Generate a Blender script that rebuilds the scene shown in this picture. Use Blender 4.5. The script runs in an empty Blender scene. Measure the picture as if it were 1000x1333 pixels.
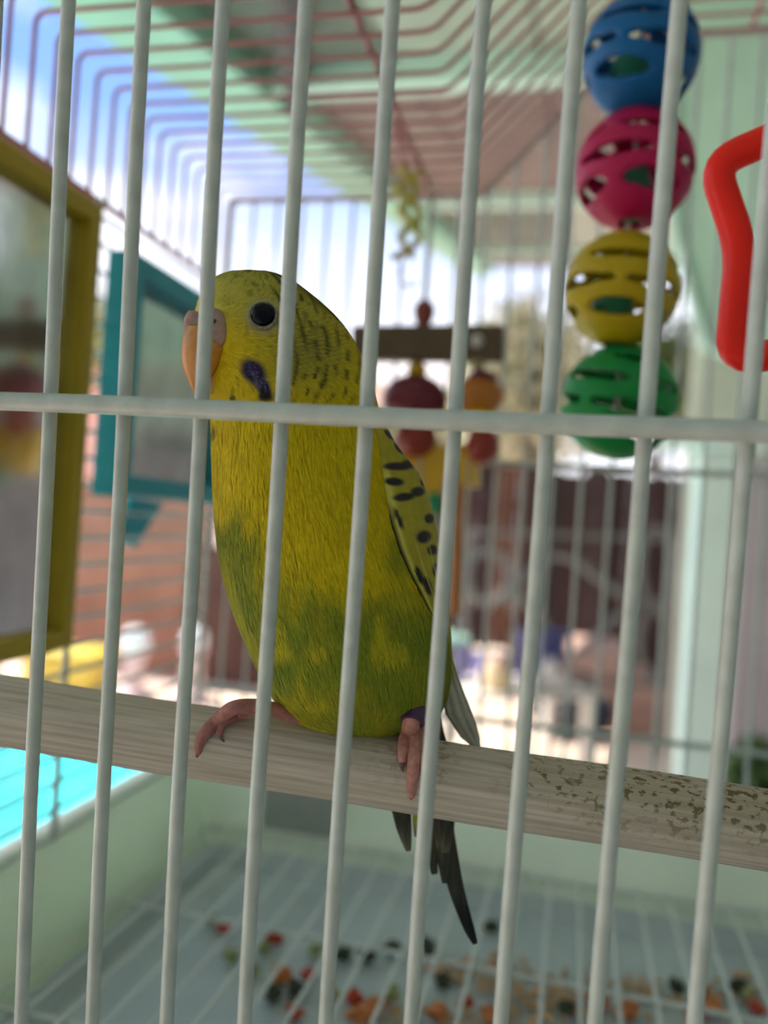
import bpy, math, random
import numpy as np
from mathutils import Vector, Matrix
random.seed(7); RNG = np.random.default_rng(7)
S = bpy.context.scene
COL = S.collection

# ------------------------------------------------------------------ camera
H = 1.05                                   # height of the lens above the terrace
FPX = 1100.0                               # focal length in pixels of a 1000x1333 frame
YAW, PITCH, ROLL = 0.2252, 0.0093, 0.0690
_f = np.array([-math.sin(YAW)*math.cos(PITCH), math.cos(YAW)*math.cos(PITCH), math.sin(PITCH)])
_r = np.array([math.cos(YAW), math.sin(YAW), 0.0]); _u = np.cross(_r, _f)
CR = _r*math.cos(ROLL) + _u*math.sin(ROLL); CU = _u*math.cos(ROLL) - _r*math.sin(ROLL); CF = _f
CAM = np.array([0, 0, H])
cam = bpy.data.cameras.new('camera'); co = bpy.data.objects.new('camera', cam); COL.objects.link(co)
cam.sensor_fit = 'VERTICAL'; cam.sensor_height = 24.0; cam.lens = FPX/1333*24.0
cam.clip_start = 0.004; cam.clip_end = 400
m = Matrix.Identity(4)
for i in range(3):
    m[i][0], m[i][1], m[i][2], m[i][3] = CR[i], CU[i], -CF[i], CAM[i]
co.matrix_world = m
cam.dof.use_dof = True; cam.dof.focus_distance = 0.137; cam.dof.aperture_fstop = 6.6
S.camera = co

# ------------------------------------------------------------------ sky, sun, exposure
w = bpy.data.worlds.new('sky'); S.world = w; w.use_nodes = True
nt = w.node_tree; nt.nodes.clear()
N = nt.nodes.new; Lk = nt.links.new
out = N('ShaderNodeOutputWorld'); bg = N('ShaderNodeBackground'); Lk(bg.outputs[0], out.inputs[0])
tc = N('ShaderNodeTexCoord'); sep = N('ShaderNodeSeparateXYZ'); Lk(tc.outputs['Generated'], sep.inputs[0])
grad = N('ShaderNodeValToRGB'); Lk(sep.outputs[2], grad.inputs[0])
e = grad.color_ramp.elements
e[0].position = 0.20; e[0].color = (1.1, 1.12, 1.2, 1); e[1].position = .75; e[1].color = (.15, .33, .85, 1)
k = e.new(.41); k.color = (.27, .48, 1.0, 1)
mp = N('ShaderNodeMapping'); mp.inputs['Scale'].default_value = (1.3, 1.3, 3.2); mp.inputs['Location'].default_value = (.35, .1, .25)
Lk(tc.outputs['Generated'], mp.inputs[0])
ns = N('ShaderNodeTexNoise'); ns.inputs['Scale'].default_value = 2.1; ns.inputs['Detail'].default_value = 7; ns.inputs['Roughness'].default_value = .52
Lk(mp.outputs[0], ns.inputs['Vector'])
cr = N('ShaderNodeValToRGB'); cr.color_ramp.elements[0].position = .43; cr.color_ramp.elements[1].position = .60
Lk(ns.outputs[0], cr.inputs[0])
mx = N('ShaderNodeMix'); mx.data_type = 'RGBA'
Lk(cr.outputs[0], mx.inputs[0]); Lk(grad.outputs[0], mx.inputs[6]); mx.inputs[7].default_value = (1.35, 1.35, 1.42, 1)
Lk(mx.outputs[2], bg.inputs[0]); bg.inputs[1].default_value = 0.95
sun = bpy.data.lights.new('sun', 'SUN'); sun.energy = 6.0; sun.angle = .009; sun.color = (1, .94, .84)
so = bpy.data.objects.new('sun', sun); COL.objects.link(so)
so.rotation_euler = Vector((.62, -.12, -1.0)).to_track_quat('-Z', 'Y').to_euler()
so.location = (-6, 4, 9)
S.view_settings.view_transform = 'Standard'; S.view_settings.look = 'None'
S.view_settings.gamma = 1; S.view_settings.use_curve_mapping = False
S.view_settings.exposure = 0.55

# ------------------------------------------------------------------ helpers
def ray(u, v): return CF + (u-500)/FPX*CR + (666.5-v)/FPX*CU
def at_depth(u, v, d): return CAM + d*ray(u, v)
def at_y(u, v, y): r = ray(u, v); return CAM + r*(y/r[1])
def at_x(u, v, x): r = ray(u, v); return CAM + r*(x/r[0])
def on_ground(u, v, z=0.0): r = ray(u, v); return CAM + r*((z-H)/r[2])

MATS = {}
def mat(name, col, rough=.5, var=.08, scale=40, bump=0.0, metal=0.0, coat=0.0, attr=None, trans=0.0, sss=0.0, spec=.5, stretch=(1, 1, 1)):
    if name in MATS: return MATS[name]
    M = bpy.data.materials.new(name); M.use_nodes = True
    t = M.node_tree; b = t.nodes['Principled BSDF']
    b.inputs['Roughness'].default_value = rough; b.inputs['Metallic'].default_value = metal
    b.inputs['Coat Weight'].default_value = coat; b.inputs['Transmission Weight'].default_value = trans
    b.inputs['Specular IOR Level'].default_value = spec
    if sss:
        b.inputs['Subsurface Weight'].default_value = sss; b.inputs['Subsurface Radius'].default_value = (.012, .014, .012) if sss > .5 else (.004, .003, .002); b.inputs['Subsurface Scale'].default_value = 1
    c = t.nodes.new('ShaderNodeTexCoord'); mpn = t.nodes.new('ShaderNodeMapping'); mpn.inputs['Scale'].default_value = stretch
    t.links.new(c.outputs['Object'], mpn.inputs[0])
    n = t.nodes.new('ShaderNodeTexNoise'); n.inputs['Scale'].default_value = scale; n.inputs['Detail'].default_value = 5
    t.links.new(mpn.outputs[0], n.inputs['Vector'])
    mixn = t.nodes.new('ShaderNodeMix'); mixn.data_type = 'RGBA'; mixn.blend_type = 'MULTIPLY'; mixn.inputs[0].default_value = 1
    rp = t.nodes.new('ShaderNodeValToRGB'); lo, hi = 1-2*var, 1+2*var
    rp.color_ramp.elements[0].position = .25; rp.color_ramp.elements[1].position = .75
    rp.color_ramp.elements[0].color = (lo, lo, lo, 1); rp.color_ramp.elements[1].color = (hi, hi, hi, 1)
    t.links.new(n.outputs[0], rp.inputs[0]); t.links.new(rp.outputs[0], mixn.inputs[7])
    if attr:
        a = t.nodes.new('ShaderNodeAttribute'); a.attribute_name = attr; t.links.new(a.outputs['Color'], mixn.inputs[6])
    else:
        mixn.inputs[6].default_value = (*col, 1)
    t.links.new(mixn.outputs[2], b.inputs['Base Color'])
    if bump:
        bn = t.nodes.new('ShaderNodeBump'); bn.inputs['Strength'].default_value = bump; bn.inputs['Distance'].default_value = .3/scale
        t.links.new(n.outputs[0], bn.inputs['Height']); t.links.new(bn.outputs[0], b.inputs['Normal'])
    MATS[name] = M
    return M

class MB:
    def __init__(s): s.v = []; s.f = []; s.sm = True
    def add(s, vs, fs):
        o = len(s.v); s.v += [tuple(map(float, p)) for p in vs]; s.f += [tuple(i+o for i in q) for q in fs]; return s
    def box(s, c, d, ax=None, bev=0.0):
        """box centred at c, full size d, optional 3 axes; bev chamfers the vertical-profile corners"""
        A = np.eye(3) if ax is None else np.array(ax)
        hx, hy, hz = np.array(d)/2
        if bev <= 0:
            P = [(-hx,-hy,-hz),(hx,-hy,-hz),(hx,hy,-hz),(-hx,hy,-hz),(-hx,-hy,hz),(hx,-hy,hz),(hx,hy,hz),(-hx,hy,hz)]
            Fc = [(0,3,2,1),(4,5,6,7),(0,1,5,4),(1,2,6,5),(2,3,7,6),(3,0,4,7)]
        else:
            b_ = min(bev, hx*.9, hy*.9, hz*.9)
            def loop(x, y, z, q): return [(-x+q,-y,z),(x-q,-y,z),(x,-y+q,z),(x,y-q,z),(x-q,y,z),(-x+q,y,z),(-x,y-q,z),(-x,-y+q,z)]
            P = loop(hx-b_,hy-b_,-hz,b_*.5)+loop(hx,hy,-hz+b_,b_)+loop(hx,hy,hz-b_,b_)+loop(hx-b_,hy-b_,hz,b_*.5)
            Fc = [tuple(range(7,-1,-1)), tuple(range(24,32))]
            for r in range(3):
                for i in range(8): j=(i+1)%8; Fc.append((r*8+i, r*8+j, r*8+8+j, r*8+8+i))
        return s.add([np.array(c)+np.array(p)@A for p in P], Fc)
    def tube(s, pts, r, n=10, closed=False, caps=True):
        pts = [np.array(p, float) for p in pts]; K = len(pts)
        rs = [r]*K if np.isscalar(r) else list(r)
        vs = []; prev = None
        for i in range(K):
            if closed: t = pts[(i+1) % K]-pts[i-1]
            else: t = pts[min(i+1, K-1)]-pts[max(i-1, 0)]
            t = t/(np.linalg.norm(t)+1e-12)
            if prev is None:
                a = np.array([0, 0, 1.0]) if abs(t[2]) < .9 else np.array([1.0, 0, 0])
                prev = np.cross(t, a); prev /= np.linalg.norm(prev)
            prev = prev-t*(prev@t); prev /= np.linalg.norm(prev)+1e-12
            b = np.cross(t, prev)
            for j in range(n):
                a = 2*math.pi*j/n; vs.append(pts[i]+rs[i]*(math.cos(a)*prev+math.sin(a)*b))
        fs = []
        for i in range(K if closed else K-1):
            i2 = (i+1) % K
            for j in range(n): j2=(j+1)%n; fs.append((i*n+j, i*n+j2, i2*n+j2, i2*n+j))
        if not closed and caps: fs += [tuple(range(n-1,-1,-1)), tuple((K-1)*n+j for j in range(n))]
        return s.add(vs, fs)
    def ball(s, c, r, n=16, rings=10, ax=None):
        rr = np.array([r, r, r] if np.isscalar(r) else r, float); A = np.eye(3) if ax is None else np.array(ax)
        vs = [(0,0,-1)]; 
        for i in range(1, rings):
            ph = -math.pi/2+math.pi*i/rings
            vs += [(math.cos(ph)*math.cos(2*math.pi*j/n), math.cos(ph)*math.sin(2*math.pi*j/n), math.sin(ph)) for j in range(n)]
        vs.append((0,0,1)); fs = []
        for j in range(n): fs.append((0, 1+(j+1)%n, 1+j)); fs.append((len(vs)-1, 1+(rings-2)*n+j, 1+(rings-2)*n+(j+1)%n))
        for i in range(rings-2):
            for j in range(n): a=1+i*n; j2=(j+1)%n; fs.append((a+j, a+j2, a+n+j2, a+n+j))
        return s.add([np.array(c)+(np.array(p)*rr)@A for p in vs], fs)
    def lathe(s, c, prof, n=20, ax=None):
        """prof: list of (radius, height) about the third axis"""
        A = np.eye(3) if ax is None else np.array(ax); vs = []; K = len(prof)
        for r, z in prof: vs += [(r*math.cos(2*math.pi*j/n), r*math.sin(2*math.pi*j/n), z) for j in range(n)]
        fs = [(i*n+j, i*n+(j+1)%n, (i+1)*n+(j+1)%n, (i+1)*n+j) for i in range(K-1) for j in range(n)]
        fs += [tuple(range(n-1,-1,-1)), tuple((K-1)*n+j for j in range(n))]
        return s.add([np.array(c)+np.array(p)@A for p in vs], fs)
    def prism(s, poly, off):
        K = len(poly); a = [np.array(p, float) for p in poly]; b = [p+np.array(off) for p in a]
        return s.add(a+b, [tuple(range(K-1,-1,-1)), tuple(range(K, 2*K))]+[(i,(i+1)%K,K+(i+1)%K,K+i) for i in range(K)])
    def mesh(s, name, origin=(0,0,0), smooth=True):
        me = bpy.data.meshes.new(name); o = np.array(origin, float)
        me.from_pydata([tuple(np.array(p)-o) for p in s.v], [], s.f); me.update()
        if smooth:
            me.polygons.foreach_set('use_smooth', [True]*len(me.polygons))
            try: me.set_sharp_from_angle(angle=math.radians(38))
            except Exception: pass
        import bmesh
        bm = bmesh.new(); bm.from_mesh(me); bmesh.ops.recalc_face_normals(bm, faces=bm.faces); bm.to_mesh(me); bm.free()
        return me

def wloc(o):
    p = np.zeros(3)
    while o is not None: p = p+np.array(o.location); o = o.parent
    return p
def link(name, me, mt, parent=None, loc=(0,0,0)):
    o = bpy.data.objects.new(name, me); COL.objects.link(o)
    if mt is not None and not me.materials: me.materials.append(mt)
    o.location = tuple(loc)
    if parent is not None: o.parent = parent
    return o
def part(name, mb, mt, parent, label=None, origin=None, smooth=True):
    """links a mesh given in world coordinates under its parent"""
    P = wloc(parent); o0 = P if origin is None else np.array(origin, float)
    o = link(name, mb.mesh(name, o0, smooth), mt, parent, tuple(o0-P))
    if label: o['label'] = label
    return o
def tag(o, label, cat, group=None, kind=None):
    o['label'] = label; o['category'] = cat
    if group: o['group'] = group
    if kind: o['kind'] = kind
    return o
def thing(name, loc, label, cat, group=None):
    o = bpy.data.objects.new(name, None); COL.objects.link(o); o.location = tuple(loc); o.empty_display_size = .02
    return tag(o, label, cat, group)
def single(name, mb, mt, label, cat, group=None, origin=None, smooth=True):
    o0 = np.mean(np.array(mb.v), axis=0) if origin is None else origin
    o = link(name, mb.mesh(name, o0, smooth), mt, None, tuple(o0))
    return tag(o, label, cat, group)
def struct(name, mb, mt, smooth=False):
    o = link(name, mb.mesh(name, (0,0,0), smooth), mt); o['kind'] = 'structure'; return o
def copy_tree(o, parent=None):
    c = o.copy(); COL.objects.link(c); c.parent = parent
    for ch in list(o.children): copy_tree(ch, c)
    return c
def spline(pts, n=8, closed=False):
    P = [np.array(p, float) for p in pts]; K = len(P); o = []
    for i in range(K if closed else K-1):
        g = lambda k: P[k % K] if closed else P[min(max(k, 0), K-1)]
        a, b, c, d = g(i-1), g(i), g(i+1), g(i+2)
        for j in range(n):
            t = j/n; o.append(.5*((2*b)+(c-a)*t+(2*a-5*b+4*c-d)*t*t+(3*b-a-3*c+d)*t**3))
    if not closed: o.append(P[-1])
    return o
def rounded(pts, r, n=5):
    P = [np.array(p, float) for p in pts]; o = [P[0]]
    for i in range(1, len(P)-1):
        a, b, c = P[i-1], P[i], P[i+1]; da = (a-b); dc = (c-b); la = np.linalg.norm(da); lc = np.linalg.norm(dc)
        q = min(r, la*.45, lc*.45); p0 = b+da/la*q; p1 = b+dc/lc*q
        for j in range(n+1): t=j/n; o.append((1-t)**2*p0+2*t*(1-t)*b+t*t*p1)
    o.append(P[-1]); return o
Z = lambda x, y, z: np.array([x, y, z+H])         # cage frame: origin at the lens

# ------------------------------------------------------------------ materials
m_mint = mat('mint_paint', (.40, .72, .58), .6, .06, 6)
m_wire = mat('white_coated_wire', (.50, .565, .54), .38, .07, 250, .05, coat=.15)
m_pink = mat('pink_coated_wire', (.50, .21, .215), .45, .1, 200)
m_tray = mat('mint_white_plastic', (.80, .88, .81), .42, .03, 20, sss=.7)
m_drawer = mat('pale_blue_plastic', (.50, .60, .62), .4, .06, 30)
m_conc = mat('sunlit_concrete', (.74, .58, .47), .85, .10, 3, .1)
m_tiles = mat('pool_coping', (.75, .72, .68), .7, .08, 5, .05)

# ------------------------------------------------------------------ setting: terrace, pool, porch roof
gx0, gx1, gy0, gy1 = -40, 40, -30, 60
pa = on_ground(-560, 1065); pb = on_ground(-330, 985); pc = on_ground(355, 985)
px0, px1, py0, py1 = -5.2, -1.02, 1.6, 3.55          # pool opening
fl = MB()
for (a, b, c, d) in ((gx0, gx1, gy0, py0), (gx0, gx1, py1, gy1), (gx0, px0, py0, py1), (px1, gx1, py0, py1)):
    fl.box(((a+b)/2, (c+d)/2, -.15), (b-a, d-c, .3))
floor = struct('floor', fl, m_conc)
pool = MB()
pool.box(((px0+px1)/2, (py0+py1)/2, -1.1), (px1-px0, py1-py0, .1))
for sx in (px0-.02, px1+.02): pool.box((sx, (py0+py1)/2, -.6), (.04, py1-py0, .9))
for sy in (py0-.02, py1+.02): pool.box(((px0+px1)/2, sy, -.6), (px1-px0, .04, .9))
m_basin = mat('turquoise_basin', (.03, .62, .72), .5, .08, 4)
struct('trim_1', pool, m_basin)
cop = MB()
cop.box(((px0+px1)/2, py1+.11, .012), (px1-px0+.5, .22, .024)); cop.box((px1+.11, (py0+py1)/2, .012), (.22, py1-py0, .024))
struct('trim_2', cop, m_tiles)
m_water = mat('pool_water', (.05, .80, .88), .08, .10, 5, .25)
wt = MB()
nx_, ny_ = 40, 24
vs = []
for j in range(ny_+1):
    for i in range(nx_+1):
        x = px0+(px1-px0)*i/nx_; y = py0+(py1-py0)*j/ny_
        vs.append((x, y, -.09+.006*math.sin(9*x+3*y)+.005*math.sin(13*y-4*x)))
wt.add(vs, [(j*(nx_+1)+i, j*(nx_+1)+i+1, (j+1)*(nx_+1)+i+1, (j+1)*(nx_+1)+i) for j in range(ny_) for i in range(nx_)])
o = link('pool_water', wt.mesh('pool_water'), m_water); tag(o, 'bright turquoise pool water outside the cage, lower left', 'water', kind='stuff')

# porch roof: rises away from the house by SL
SL, H0 = .21, 1.0
def on_roof(u, v, dz=0.0):
    r = ray(u, v); t = (H0+dz)/(r[2]-SL*r[1]); return CAM+r*t
def rz(y, dz=0.0): return H+H0+SL*y+dz
XE, XI = -1.63, -1.33
Y0, Y1 = -.7, 11.5
def slab(x0, x1, y0, y1, z0, z1):
    return MB().add([(x0,y0,rz(y0,z0)),(x1,y0,rz(y0,z0)),(x1,y1,rz(y1,z0)),(x0,y1,rz(y1,z0)),(x0,y0,rz(y0,z1)),(x1,y0,rz(y0,z1)),(x1,y1,rz(y1,z1)),(x0,y1,rz(y1,z1))],
                    [(0,3,2,1),(4,5,6,7),(0,1,5,4),(1,2,6,5),(2,3,7,6),(3,0,4,7)])
ceiling = struct('ceiling', slab(XE+.02, 4.6, Y0, Y1, .16, .19), mat('roof_sheet_back', (.30, .30, .28), .7, .1, 4))
P1, P2, P3 = on_roof(520, 126), on_roof(650, 275), on_roof(680, 337)
pl = [-.3, P1[1], P2[1], P3[1]]
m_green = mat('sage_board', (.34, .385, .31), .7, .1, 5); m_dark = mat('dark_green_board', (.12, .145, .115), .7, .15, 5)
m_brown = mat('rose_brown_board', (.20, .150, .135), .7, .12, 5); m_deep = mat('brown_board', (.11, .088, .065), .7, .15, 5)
xs = [XI, -.80, -.25, .45, 1.15, 1.85, 2.55, 3.3, 4.5]
ys = [Y0, pl[1], pl[2], pl[3], Y1]
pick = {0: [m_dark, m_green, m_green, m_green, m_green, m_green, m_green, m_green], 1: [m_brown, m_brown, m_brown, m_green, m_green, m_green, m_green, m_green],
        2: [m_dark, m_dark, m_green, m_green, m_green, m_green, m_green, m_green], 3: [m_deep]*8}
cmesh = {}
for j in range(4):
    for i in range(8):
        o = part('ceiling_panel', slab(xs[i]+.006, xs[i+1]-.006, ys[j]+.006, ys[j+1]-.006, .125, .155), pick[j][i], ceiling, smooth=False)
beam = struct('trim_3', slab(XE, XI, Y0, Y1, 0, .125), mat('beam_mint_paint', (.25, .50, .38), .6, .06, 6))
part('gutter_lip', slab(XE-.03, XE, Y0, Y1, .03, .2), mat('beam_mint_paint', (0,0,0)), beam, smooth=False)
for k, y in enumerate(pl):
    struct('trim_%d' % (4+k), slab(XI, 4.6, y-.05, y+.07, .03, .125), mat('pale_mint_paint', (.58, .80, .70), .55, .05, 6))
q0, q1 = on_roof(372, -60, .05), on_roof(384, 205, .05)
br = MB().tube([q0, q1], .05, 4); struct('trim_8', br, mat('dark_batten', (.07, .06, .06), .7, .2, 9))

# house side to the right: mint gable board, column, walls, added unseen blocker walls
yg = 2.5
poly = [at_y(877, -420, yg), at_y(877, 300, yg), at_y(917, 450, yg), at_y(1010, 478, yg), at_y(1700, 520, yg), at_y(1700, -420, yg)]
pz = [(p[0], yg, p[2]) for p in poly]
gable = struct('wall_right', MB().prism(pz, (0, .07, 0)), mat('light_mint_paint', (.54, .84, .71), .6, .05, 5))
o = part('corner_strip', MB().tube([np.array(p)+np.array([0,-.01,0]) for p in pz[:4]], .016, 6), mat('pale_mint_paint', (.58,.80,.70)), gable)
struct('wall_front_blocker', MB().box((1.6, -1.0, 1.1), (7.0, .2, 2.2)), mat('grey_green_blocker', (.33, .37, .35), .85, .08, 4, .1))  # unseen wall added behind the camera to cut the frontal sky light
struct('wall_side_blocker', MB().box((2.2, .8, 1.25), (.2, 3.4, 2.5)), mat('grey_green_blocker', (0,0,0)))  # added out of view on the right to hold back side light
yc_ = 2.42
cl, crr = at_y(893, 800, yc_), at_y(950, 800, yc_)
ctop = at_y(920, 585, yc_)[2]
cw = crr[0]-cl[0]
m_col = mat('white_mint_paint', (.66, .86, .82), .5, .04, 6)
col_ = thing('porch_column', (cl[0]+cw/2, yc_, 0), 'pale mint porch column standing on the terrace behind the cage', 'column')
part('shaft', MB().box((cl[0]+cw/2, yc_, ctop/2), (cw, cw, ctop), bev=.012), m_col, col_)
part('base', MB().box((cl[0]+cw/2, yc_, .04), (cw+.05, cw+.05, .08), bev=.01), m_col, col_)
hr_l = at_y(842, 592, yc_)
part('cap_rail', MB().box(((hr_l[0]+1.6)/2, yc_, ctop+.027), (1.6-hr_l[0], .12, .055), bev=.008), m_col, col_)
wl = at_y(968, 700, 3.1)
m_lav = mat('lavender_render', (.42, .37, .40), .8, .08, 4, .1)
struct('wall_back', MB().box(((wl[0]+6)/2, 3.2, at_y(985, 600, 3.1)[2]/2), (6-wl[0], .2, at_y(985, 600, 3.1)[2])), m_lav)
wb = at_y(905, 500, 3.6)
struct('wall_far', MB().box(((wb[0]+6)/2, 3.7, 1.1), (6-wb[0], .16, 2.2)), mat('beige_render', (.55, .58, .48), .8, .08, 4, .1))

# ------------------------------------------------------------------ far background
# terracotta garden wall to the left
m_terra = mat('terracotta_render', (.32, .15, .10), .85, .16, 3.5, .2)
m_terra2 = mat('terracotta_dark', (.10, .045, .032), .85, .2, 5, .2)
gA, gB = on_ground(-40, 872), on_ground(262, 880)
gA = np.array([gA[0]-.3, gB[1], 0])
dv = gB-gA; Ln = np.linalg.norm(dv); ax = dv/Ln; ayv = np.array([-ax[1], ax[0], 0])
gw = thing('garden_wall', (gA+gB)/2, 'terracotta garden wall beyond the pool behind the blue mirror', 'wall')
ch = at_depth(200, 640, np.dot(gA+dv*.8-CAM, CF))[2]
part('wall_body', MB().box((gA+gB)/2+np.array([0,0,ch/2]), (Ln, .2, ch), (ax, ayv, (0,0,1))), m_terra, gw, smooth=False)
part('coping', MB().box((gA+gB)/2+np.array([0,0,ch+.03]), (Ln+.08, .28, .06), (ax, ayv, (0,0,1)), bev=.012), m_terra, gw)
part('pier', MB().box(gB+ax*.18+np.array([0,0,ch*.36]), (.5, .3, ch*.72), (ax, ayv, (0,0,1)), bev=.01), m_terra2, gw, 'dark brown end pier of the wall')
# pink house far left
def house(name, u0, u1, vtop, dist, wallm, roofm, label, wins, dw=None):
    a = on_ground(u0, 690); gdir = ray((u0+u1)/2, 690); 
    p0 = at_depth(u0, 680, dist); p1 = at_depth(u1, 680, dist); ht = at_depth((u0+u1)/2, vtop, dist)[2]
    p0[2] = 0; p1[2] = 0; d = p1-p0; L_ = np.linalg.norm(d); a_ = d/L_; b_ = np.array([-a_[1], a_[0], 0]); c = (p0+p1)/2+b_*1.5
    t = thing(name, (c[0], c[1], 0), label, 'house')
    part('wall', MB().box(c+np.array([0,0,ht/2]), (L_, 3, ht), (a_, b_, (0,0,1))), wallm, t, smooth=False)
    rh = .9; rp = [c-a_*(L_/2+.2)-b_*1.75+np.array([0,0,ht]), c-a_*(L_/2+.2)+b_*1.75+np.array([0,0,ht]), c-a_*(L_/2+.2)+np.array([0,0,ht+rh])]
    part('roof', MB().prism(rp, a_*(L_+.4)), roofm, t, smooth=False)
    for (fx, fz) in wins:
        pw = p0+a_*L_*fx-b_*.02+np.array([0,0,ht*fz])
        fr = part('window', MB().box(pw, (.7, .06, .9), (a_, b_, (0,0,1)), bev=.01), mat('window_white', (.8,.8,.78)), t)
        part('pane', MB().box(pw-b_*.03, (.56, .03, .76), (a_, b_, (0,0,1))), mat('window_pane', (.08,.1,.12), .1), fr, smooth=False)
    return t
m_roof = mat('clay_roof', (.45, .2, .12), .8, .15, 4)
house('house', 440, 660, 505, 16, mat('pale_pink_render', (.80, .62, .54), .85, .05, 2), mat('grey_roof', (.55,.5,.47), .8), 'pale pink house beyond the garden behind the bead toy', [(.2,.6),(.5,.6),(.8,.6)])
house('house', -60, 168, 470, 17, mat('salmon_render', (.80, .45, .38), .85, .05, 2), m_roof, 'salmon house far off between the yellow and blue mirrors', [(.3,.55),(.62,.55)])

# trees and shrubs
def shrub(name, u, v, dist, rad, cols, label, n=1800, leaf=.07, group=None, lift=0):
    c = at_depth(u, v, dist); base = np.array([c[0], c[1], 0])
    t = thing(name, base, label, 'tree' if 'tree' in name else 'shrub', group)
    q = RNG.normal(size=(n, 3)); q /= np.linalg.norm(q, axis=1)[:, None]; q *= (RNG.random(n)**.45)[:, None]
    bl = RNG.normal(size=(6, 3))*.45
    c3 = c+(q*.75+bl[RNG.integers(0, 6, n)]*.6)*np.array(rad)
    mb = MB()
    for p in c3:
        a = RNG.normal(size=3); a /= np.linalg.norm(a); b = np.cross(a, RNG.normal(size=3)); b /= np.linalg.norm(b); s = leaf*(.6+.8*RNG.random())
        mb.add([p-a*s, p+b*s*.45, p+a*s, p-b*s*.45], [(0,1,2,3)])
    f = part('foliage', mb, cols, t, smooth=False); f['kind'] = 'stuff'
    tr = MB().tube([base, base*.5+np.array([c[0],c[1],c[2]])*.5+np.array([.05,0,0]), c], [rad[0]*.12, rad[0]*.08, rad[0]*.04], 8)
    for k in range(4):
        e_ = c+RNG.normal(size=3)*np.array(rad)*.4; tr.tube([c*.7+base*.3, e_], [rad[0]*.05, rad[0]*.015], 6)
    part('trunk', tr, mat('bark', (.16,.11,.08), .9, .2, 20), t)
    return t
m_l1 = mat('olive_leaves', (.17, .22, .08), .6, .3, 8); m_l2 = mat('pale_leaves', (.62, .60, .42), .6, .25, 8); m_l3 = mat('deep_leaves', (.06, .12, .03), .6, .3, 8)
shrub('olive_tree', 860, 500, 6.4, (.55, .5, .42), m_l1, 'dark olive green tree between the green ball and the column')
shrub('pale_tree', 700, 500, 8.5, (.8, .7, .95), m_l2, 'pale sunlit tree behind the yellow lattice ball', 2200, .09)
shrub('leafy_shrub', 560, 590, 9.5, (.9, .7, .5), mat('mid_leaves', (.33, .36, .15), .6, .3, 8), 'mid green shrub behind the hanging bead toy', 1800, .09)
shrub('leafy_shrub', 985, 1012, 2.5, (.14, .14, .12), m_l3, 'low dark green shrub at the foot of the lavender wall', 700, .04)
shrub('leafy_shrub', 138, 425, 15, (1.1, .8, .9), mat('mid_leaves', (.33, .36, .15)), 'green shrub top beside the far salmon house', 900, .13)

# dark plank fence (maroon, brown and terracotta boards)
fd = 6.3
pA, pB = at_depth(425, 690, fd), at_depth(905, 690, fd-.3)
pA[2] = 0; pB[2] = 0; d = pB-pA; Lf = np.linalg.norm(d); fa = d/Lf; fb = np.array([-fa[1], fa[0], 0])
ft = at_depth(740, 612, fd)[2]
fence = thing('plank_fence', (pA+pB)/2, 'dark maroon plank fence across the garden behind the cage', 'fence')
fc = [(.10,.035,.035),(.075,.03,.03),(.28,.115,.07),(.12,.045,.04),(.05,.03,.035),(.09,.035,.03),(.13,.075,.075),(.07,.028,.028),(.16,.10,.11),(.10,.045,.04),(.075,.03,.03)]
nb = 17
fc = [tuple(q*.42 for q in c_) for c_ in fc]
for i in range(nb):
    hh = ft*(1+RNG.uniform(-.03, .02)); c = pA+fa*Lf*(i+.5)/nb+fb*RNG.uniform(-.01, .01)+np.array([0,0,hh/2])
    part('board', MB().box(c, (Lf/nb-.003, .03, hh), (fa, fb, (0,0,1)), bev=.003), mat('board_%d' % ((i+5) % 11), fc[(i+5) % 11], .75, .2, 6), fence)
for zf in (.25, .8): part('rail', MB().box((pA+pB)/2+fb*.04+np.array([0,0,ft*zf]), (Lf, .05, .08), (fa, fb, (0,0,1))), mat('board_0', fc[0], .75, .2, 6), fence)

# scrolled iron garden panel
sd = 4.1
iron = mat('grey_iron', (.17, .17, .16), .5, .1, 30, metal=.0)
ib = at_depth(745, 930, sd); sg = thing('scroll_panel', (ib[0], ib[1], 0), 'grey scrolled iron garden panel standing in front of the dark fence', 'railing')
def scr(name, pts, r=.012, closed=False): part(name, MB().tube(spline([at_depth(u, v, sd) for u, v in pts], 6, closed), r*1.6, 8, closed), iron, sg)
circ = lambda u, v, a, b, n=12: [(u+a*math.cos(2*math.pi*i/n), v+b*math.sin(2*math.pi*i/n)) for i in range(n)]
scr('scroll', circ(636, 750, 27, 34), closed=True); scr('scroll', circ(856, 738, 22, 50), closed=True); scr('scroll', circ(852, 838, 20, 46), closed=True)
scr('arch', [(655,785),(690,745),(715,725),(745,728),(775,750),(812,775),(845,786)]); scr('arch', [(740,858),(768,838),(800,806),(835,785)])
scr('arch', [(665,765),(700,800),(735,858)])
def zc(u, vt): a = at_depth(u, 800, sd); b = at_depth(u, vt, sd); return a, b
for u in (612, 880):
    b = at_depth(u, 690 if u < 700 else 700, sd); part('post', MB().tube([(b[0], b[1], 0), b], .014, 8), iron, sg)
b0, b1 = at_depth(612, 880, sd), at_depth(880, 893, sd); part('rail', MB().tube([b0, b1], .013, 8), iron, sg)
b0, b1 = at_depth(612, 692, sd), at_depth(880, 702, sd); part('rail', MB().tube([b0, b1], .013, 8), iron, sg)

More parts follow.
